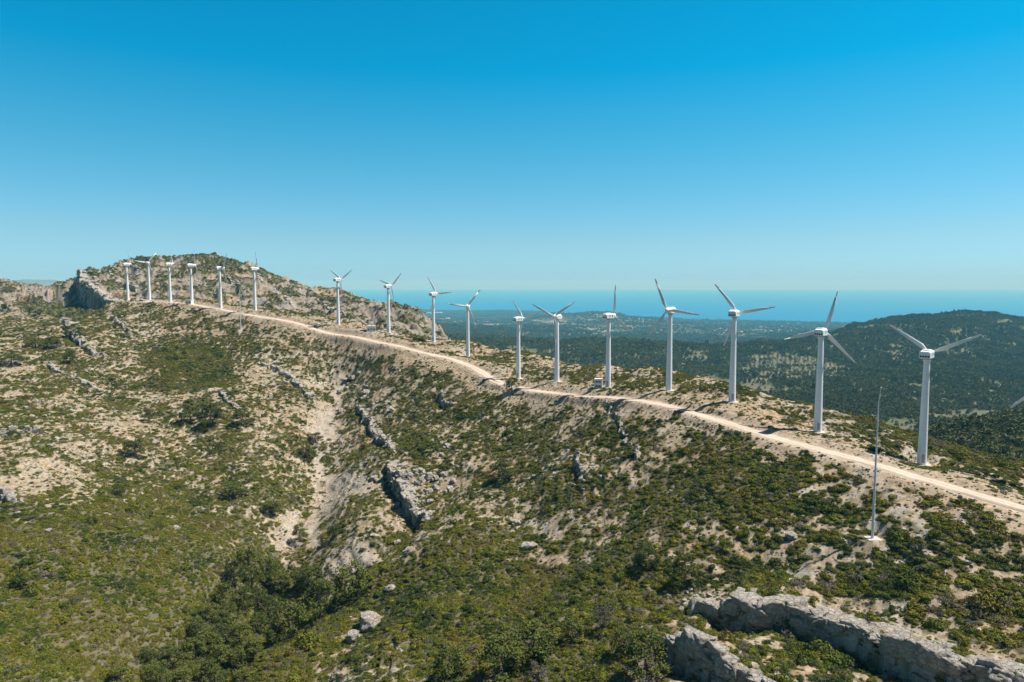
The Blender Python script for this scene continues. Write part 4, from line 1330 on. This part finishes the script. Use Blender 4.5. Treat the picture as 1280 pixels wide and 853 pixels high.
# trees
def tree_meshes(seed, nl=1500, leaf=.17, kind='pine'):
    r_ = np.random.default_rng(seed)
    H = 1.0
    # trunk and limbs in unit height
    t = MB()
    pts = [(0, 0, -.08)]
    for k in range(1, 6):
        pts.append((pts[-1][0] + r_.normal(0, .02), pts[-1][1] + r_.normal(0, .02), k * .16))
    for a_, b_, k in zip(pts[:-1], pts[1:], range(5)):
        t.tube(a_, b_, .035 * (1 - k * .16), .035 * (1 - (k + 1) * .16), 7)
    clumps = []
    nb = 26
    for k in range(nb):
        f = r_.uniform(.22, .98) ** .85
        az = k * 2.4 + r_.normal(0, .4)
        wid_ = .40 * math.sin(min(1, (1.12 - f) * 1.25) * math.pi * .55) ** .8 * r_.uniform(.65, 1.1)
        c = np.array([math.cos(az) * wid_, math.sin(az) * wid_, f * .95 + r_.normal(0, .02)])
        clumps.append((c, r_.uniform(.10, .19)))
        zi = max(.15, f * .8 - .08); kk = min(4, int(zi / .16)); bp = pts[kk + 1]
        t.tube(bp, tuple(c * .9 + np.array([0, 0, -.02])), .011, .004, 5)
    V = []
    w_ = np.array([c[1] ** 2 for c in clumps]); w_ /= w_.sum()
    k = r_.choice(len(clumps), nl, p=w_)
    cc = np.array([c[0] for c in clumps])[k]; rr = np.array([c[1] for c in clumps])[k]
    d = r_.normal(0, 1, (nl, 3)); d /= np.linalg.norm(d, axis=1)[:, None]
    p = cc + d * (rr * r_.uniform(.25, 1.1, nl))[:, None] * np.array([1, 1, .72])
    nrm = d * .7 + np.array([0, 0, .35]) + r_.normal(0, .5, (nl, 3)); nrm /= np.linalg.norm(nrm, axis=1)[:, None]
    t1 = np.cross(nrm, r_.normal(0, 1, (nl, 3))); t1 /= np.linalg.norm(t1, axis=1)[:, None]; t2 = np.cross(nrm, t1)
    s_ = leaf * .17 * r_.uniform(.6, 1.5, nl)
    for a_, b_ in ((-1, -.45), (1, -.35), (.3, .6), (-.6, .5)):
        V.append(p + t1 * (a_ * s_)[:, None] + t2 * (b_ * s_)[:, None])
    V = np.stack(V, 1).reshape(-1, 3)
    cm = np_mesh('crown', V, np.arange(nl * 4).reshape(-1, 4), M[kind])
    tm = bpy.data.meshes.new('trunk'); tm.from_pydata(t.v, [], t.f); tm.update(); tm.materials.append(M['bark'])
    return tm, cm


PM = [tree_meshes(900 + k, 2600, .13) for k in range(5)]
GM = [tree_meshes(950 + k, 1100, .13, 'grey_shrub') for k in range(2)]


def tree(x, y, h, w, label, group=None, name='pine_tree', k=0, mesh=None):
    """h, w in metres"""
    tm, cm = (mesh or PM)[k % len(mesh or PM)]
    root = empty(name, (x, y, gz(x, y) - .05), random.uniform(0, 6.28))
    a_ = bpy.data.objects.new('trunk', tm); b_ = bpy.data.objects.new('crown', cm)
    for o_ in (a_, b_):
        o_.scale = (w / .84, w / .84, h / 1.05); link(o_, root)
    tag(root, label, 'tree', group); return root


def tree_px(cx, cy, wpx, hpx, *a, **k_):
    """crown centre and size in the photograph"""
    p = pix(cx, cy + hpx * .5)
    sc = p[1] / F
    return tree(p[0], p[1], max(1.2, hpx * sc * 1.12), wpx * sc, *a, **k_)


GPS = .76
GP = [(310, 695, 40, 34), (292, 717, 34, 38), (315, 722, 36, 40), (335, 715, 38, 38), (305, 750, 36, 40), (322, 747, 34, 40), (280, 745, 34, 38),
      (350, 728, 34, 34), (380, 722, 36, 30), (335, 762, 36, 40), (277, 787, 40, 40), (300, 795, 42, 40), (260, 800, 40, 38), (242, 812, 42, 38), (210, 824, 42, 36),
      (230, 832, 40, 34), (275, 822, 42, 38), (255, 838, 42, 36), (300, 822, 40, 36), (190, 842, 40, 32), (270, 848, 44, 36), (318, 810, 38, 34), (185, 820, 32, 26), (285, 770, 38, 38), (245, 787, 32, 30), (345, 792, 34, 36),
      (225, 850, 44, 36), (300, 850, 44, 36), (325, 780, 34, 36), (200, 852, 40, 36), (262, 765, 30, 30)]
for i, (cx, cy, w, h) in enumerate(GP):
    tree_px(cx, cy, w * GPS, h * GPS, "dark green pine crowded with others in the gully grove", "pines of the gully grove", k=i)
LONE = [(440, 725, 48, 46, "broad dark pine alone at the right mouth of the pale gully", 0), (400, 750, 44, 46, "bushy pine leaning at the right edge of the gully grove", 0),
        (361, 774, 44, 48, "tall pine at the front right of the gully grove", 0),
        (806, 697, 32, 30, "small dark pine left of its twin in the middle of the slope", 0), (856, 712, 32, 38, "dark grey green pine right of its twin in the middle of the slope", 0),
        (667, 800, 58, 50, "wide pine in the lower middle scrub, right of two others", 0), (628, 822, 60, 52, "wide pine at the bottom edge of the middle slope", 0),
        (808, 818, 56, 56, "large loose pine just left of the lower cliff", 0), (755, 770, 28, 32, "thin greyish half bare tree on the lower middle slope", 1), (779, 802, 34, 30, "bushy small pine above the bare bank near the lower cliff", 0),
        (562, 826, 44, 40, "pine at the bottom edge left of the wide pines", 0), (717, 788, 30, 28, "small loose pine between the wide pines and the bare bank", 0), (672, 842, 26, 30, "grey bare stemmed shrub tree at the bottom of the middle slope", 1),
        (640, 482, 19, 17, "round brownish tree beside the road at the bend", 0),
        (14, 450, 30, 13, "flat crowned tree with a long shadow at the left edge", 0), (44, 428, 22, 13, "wide crowned tree on the left shoulder, left of its pair", 0), (66, 429, 20, 14, "wide crowned tree on the left shoulder, right of its pair", 0),
        (92, 412, 17, 13, "small round tree beside the dark edged rock band", 0), (88, 448, 14, 15, "small tree under the pair on the left shoulder", 0),
        (186, 520, 18, 16, "small dark tree with dark shadow on tufted bare ground", 0), (238, 518, 26, 24, "first of three round pines in a line left of the gully head", 0), (264, 522, 28, 26, "second of three round pines in a line left of the gully head", 0),
        (304, 522, 26, 22, "third of three round pines, nearest the gully head", 0), (168, 562, 26, 22, "greyish round tree alone on the left slope", 0),
        (147, 613, 18, 14, "dark low tree in scrub at the left, above the plain green slope", 0), (115, 650, 15, 11, "small dark tree in the plain green left slope", 0),
        (25, 727, 22, 16, "small grey green tree at the lower left edge", 0), (292, 612, 32, 16, "low wide tree on the bank above the gully grove", 0), (340, 634, 26, 16, "low tree beside the pale gully floor", 0),
        (395, 548, 18, 13, "dark round tree at the left of the scree patch", 0), (383, 565, 22, 15, "dark round tree below the scree patch", 0), (628, 592, 30, 22, "loose round tree on the slope under the road bend", 0),
        (375, 668, 20, 22, "small pine on the gully's eroded bank", 0), (418, 665, 18, 18, "small pine in the eroded bare slope right of the gully", 0), (150, 850, 36, 30, "pine at the bottom edge left of the gully grove", 0)]
for i, (cx, cy, w, h, lb, g) in enumerate(LONE):
    tree_px(cx, cy, w, h, lb, None, 'tree' if g else 'pine_tree', k=i, mesh=GM if g else None)

# trees on the near valley knoll and the far woods
FM = [tree_meshes(980 + k, 150, .62, 'forest') for k in range(4)]
near_v = forest * sstep(1000, 700, YY) * sstep(430, 520, YY) * (PX > 1120) * 0.004
x5, y5, z5, i5, j5 = scatter(near_v, 5)
p5x, p5y = proj(x5 / y5, z5 / y5)
sel = np.argsort(y5 + np.where((p5x > 1130) & (p5x < 1275), 0, 9999))[:26]
crowns = []
for n_, i in enumerate(sel):
    tr_ = tree(x5[i], y5[i], rng.uniform(5.5, 8.5), rng.uniform(5, 7), "small pine on the scrubby valley knoll below the largest turbine", "pines on the valley knoll", k=n_, mesh=FM)
    crowns.append([c for c in tr_.children if c.name.startswith('crown')][0])
    if n_ >= 3 and len({c.data.name for c in crowns}) >= 4:
        pass
pc = {}
for c in crowns:
    pc.setdefault(c.data.name, c)
dens_f = (forest * (1 - .75 * plain) * 0.044 + far * (1 - forest) * 0.004 * (1 - plain)) * np.clip((1300 / YY), .22, 1.3)
x6, y6, z6, i6, j6 = scatter(dens_f, 6)
r6 = rng.lognormal(0, .25, len(x6)) * 4.7 * np.clip(np.sqrt(YY[i6, j6] / 1300), .85, 2.2)
cover_object('pine_forest', x6, y6, z6 - .3, r6, rng.uniform(.9, 1.25, len(x6)), rng.uniform(0, 6.28, len(x6)), rng.integers(0, len(pc), len(x6)), list(pc.values()), "blue green pine woods covering the far hills and valley")
print('forest', len(x6))
# olive rows in the far clearing
og = []
for r_ in range(60):
    for c in range(90):
        u = ray(905, 460)[0] + c * 0.0065; y = 1180 + r_ * 13 + 40 * math.sin(c * .05)
        og.append((u * y, y))
og = np.array(og) + rng.normal(0, 1.2, (len(og), 2))
fo = bil(forest, og[:, 0], og[:, 1]); pxx, pyy = proj(og[:, 0] / og[:, 1], bil(ZZ, og[:, 0], og[:, 1]) / og[:, 1])
og = og[(fo < .4) & (((pxx - 980) / 66) ** 2 + ((pyy - 462) / 18) ** 2 < 1.2)]
if len(og):
    cover_object('olive_grove', og[:, 0], og[:, 1], bil(ZZ, og[:, 0], og[:, 1]) - .2, rng.uniform(3.0, 4.4, len(og)), np.full(len(og), .8), rng.uniform(0, 6, len(og)), rng.integers(0, len(pc), len(og)), list(pc.values()), "rows of small trees in the pale clearing of the valley")

# ------------------------------------------------------------------ far buildings
def house_mb(mb, x, y, z, w, d, h, rz):
    c, s = math.cos(rz), math.sin(rz)

    def T(p):
        return (x + p[0] * c - p[1] * s, y + p[0] * s + p[1] * c, z + p[2])
    vs = [T(p) for p in [(-w / 2, -d / 2, -6), (w / 2, -d / 2, -6), (w / 2, d / 2, -6), (-w / 2, d / 2, -6), (-w / 2, -d / 2, h), (w / 2, -d / 2, h), (w / 2, d / 2, h), (-w / 2, d / 2, h),
                         (-w / 2, 0, h * 1.35), (w / 2, 0, h * 1.35)]]
    mb.add(vs, [(0, 1, 5, 4), (1, 2, 6, 9, 5), (2, 3, 7, 6), (3, 0, 4, 8, 7), (4, 5, 9, 8), (6, 7, 8, 9)])


tw = MB()
for (cx, cy, sxp, syp, nn) in [(965, 414, 60, 5, 130), (660, 387, 45, 1.6, 60), (520, 391, 40, 2.5, 60), (830, 405, 60, 5, 70), (1090, 412, 25, 4, 25), (900, 408, 60, 3, 50)]:
    for _ in range(nn):
        px = random.gauss(cx, sxp * .6); py = random.gauss(cy, syp * .6)
        p = pix(px, py, 3000)
        if p[1] < 12000 and p[2] > SEAZ + 2:
            s_ = p[1] / F
            house_mb(tw, p[0], p[1], p[2], random.uniform(.7, 1.6) * s_ * 1.1, 14, random.uniform(.5, .9) * s_ * .8, random.uniform(-.4, .4))
o_ = tw.build('town', M['render'], None); tag(o_, "scattered pale houses of far coastal towns", None, None, 'stuff')
for px, py, w, h in [(531, 387, 9, 1.2), (512, 393, 4, 1.0), (548, 392, 10, 1.4), (563, 388.5, 7, 1.0), (645, 389, 8, 1.2), (560, 399.5, 5, 1.6), (536, 392.3, 6, 1.2)]:
    p = pix(px, py, 3000); s_ = p[1] / F
    hb_ = MB(); house_mb(hb_, 0, 0, 0, w * s_, 60, h * s_ * .7, 0)
    o_ = hb_.build('warehouse', M['render']); o_.location = p; tag(o_, "long white shed on the coastal plain near the sea", 'warehouse', 'white sheds on the coastal plain')
for px, py, w, h, lb in [(1163.5, 395.5, 3.2, 2.4, "tiny white house on top of the forested hill"), (1097, 440, 8, 1.5, "low pale building in the woods left of the largest turbine's blades"),
                         (985, 470, 4, 2.0, "small farm house in the pale valley clearing")]:
    p = pix(px, py, 900); s_ = p[1] / F
    hb_ = MB(); house_mb(hb_, 0, 0, 0, w * s_, 8, h * s_ * .8, .2)
    o_ = hb_.build('house', M['render']); o_.location = p; tag(o_, lb, 'house')

# ------------------------------------------------------------------ haze
hz = MB(); hz.box(-54000, 54000, -300, 53000, SEAZ - 60, 170)
m, nt, b = new_mat('haze_air'); nt.nodes.remove(b)
pv = nd(nt, 'ShaderNodeVolumePrincipled'); pv.inputs['Color'].default_value = (.185, .70, .97, 1); pv.inputs['Absorption Color'].default_value = (.80, .95, 1, 1); pv.inputs['Density'].default_value = 7.6e-5; pv.inputs['Anisotropy'].default_value = 0.0
nt.links.new(pv.outputs[0], nt.nodes['Material Output'].inputs['Volume'])
ho = hz.build('haze', m); tag(ho, "thin blue sea haze over the far hills and water", None, None, 'stuff')

# ------------------------------------------------------------------ light
SUN_AZ, SUN_EL = 82.0, 61.0
sd_ = Vector((math.sin(R(SUN_AZ)) * math.cos(R(SUN_EL)), math.cos(R(SUN_AZ)) * math.cos(R(SUN_EL)), math.sin(R(SUN_EL))))
la = bpy.data.lights.new('sun', 'SUN'); la.energy = 5.0; la.angle = R(0.53); la.color = (1.0, .96, .90)
lo = link(bpy.data.objects.new('sun', la)); lo.rotation_euler = sd_.to_track_quat('Z', 'Y').to_euler(); lo.location = (200, 100, 300)

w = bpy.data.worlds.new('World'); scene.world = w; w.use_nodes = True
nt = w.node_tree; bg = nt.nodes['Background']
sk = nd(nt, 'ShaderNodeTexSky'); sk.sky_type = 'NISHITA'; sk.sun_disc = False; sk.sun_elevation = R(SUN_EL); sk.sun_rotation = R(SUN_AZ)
sk.altitude = 500; sk.air_density = 1.0; sk.dust_density = 0.6; sk.ozone_density = 1.5
tc = nd(nt, 'ShaderNodeTexCoord'); sp = nd(nt, 'ShaderNodeSeparateXYZ'); nt.links.new(tc.outputs['Generated'], sp.inputs[0])
tint = ramp(nt, [(0.0, (.40, .74, 1.25)), (0.02, (.40, .73, 1.1)), (0.064, (.417, .70, .885)), (0.179, (.205, .775, .88)), (0.286, (.002, .81, .98)), (0.375, (.001, .81, .975)), (0.41, (.05, .70, .86)), (0.55, (.40, .50, .53))], sp.outputs['Z'])  # sky tint by height; dome above the view toned down to cut ambient light
dk = ramp(nt, [(0.30, (.62, .62, .63)), (0.55, (1, 1, 1))], nd(nt, 'ShaderNodeMapRange', inp={'From Min': -1.0, 'From Max': 1.0}).outputs[0])  # added dimming of the sky behind the camera, deepens shade on the towers
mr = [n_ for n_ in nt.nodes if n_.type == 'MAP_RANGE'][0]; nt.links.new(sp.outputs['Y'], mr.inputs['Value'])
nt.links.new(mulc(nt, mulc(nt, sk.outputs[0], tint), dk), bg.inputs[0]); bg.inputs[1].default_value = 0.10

# ------------------------------------------------------------------ camera
cam = bpy.data.cameras.new('camera'); co = link(bpy.data.objects.new('camera', cam))
cam.sensor_width = 36.0; cam.lens = 36.0 * F / 1280.0; cam.clip_start = 1.0; cam.clip_end = 120000
co.rotation_euler = (math.pi / 2 - TH, 0, 0)
scene.camera = co
scene.view_settings.view_transform = 'Standard'; scene.view_settings.look = 'None'
scene.view_settings.exposure = 0.55; scene.view_settings.gamma = 1.0
cy = scene.cycles
cy.use_denoising = True
cy.max_bounces = 5; cy.diffuse_bounces = 2; cy.glossy_bounces = 2; cy.transmission_bounces = 2; cy.volume_bounces = 0; cy.transparent_max_bounces = 6
cy.use_adaptive_sampling = False
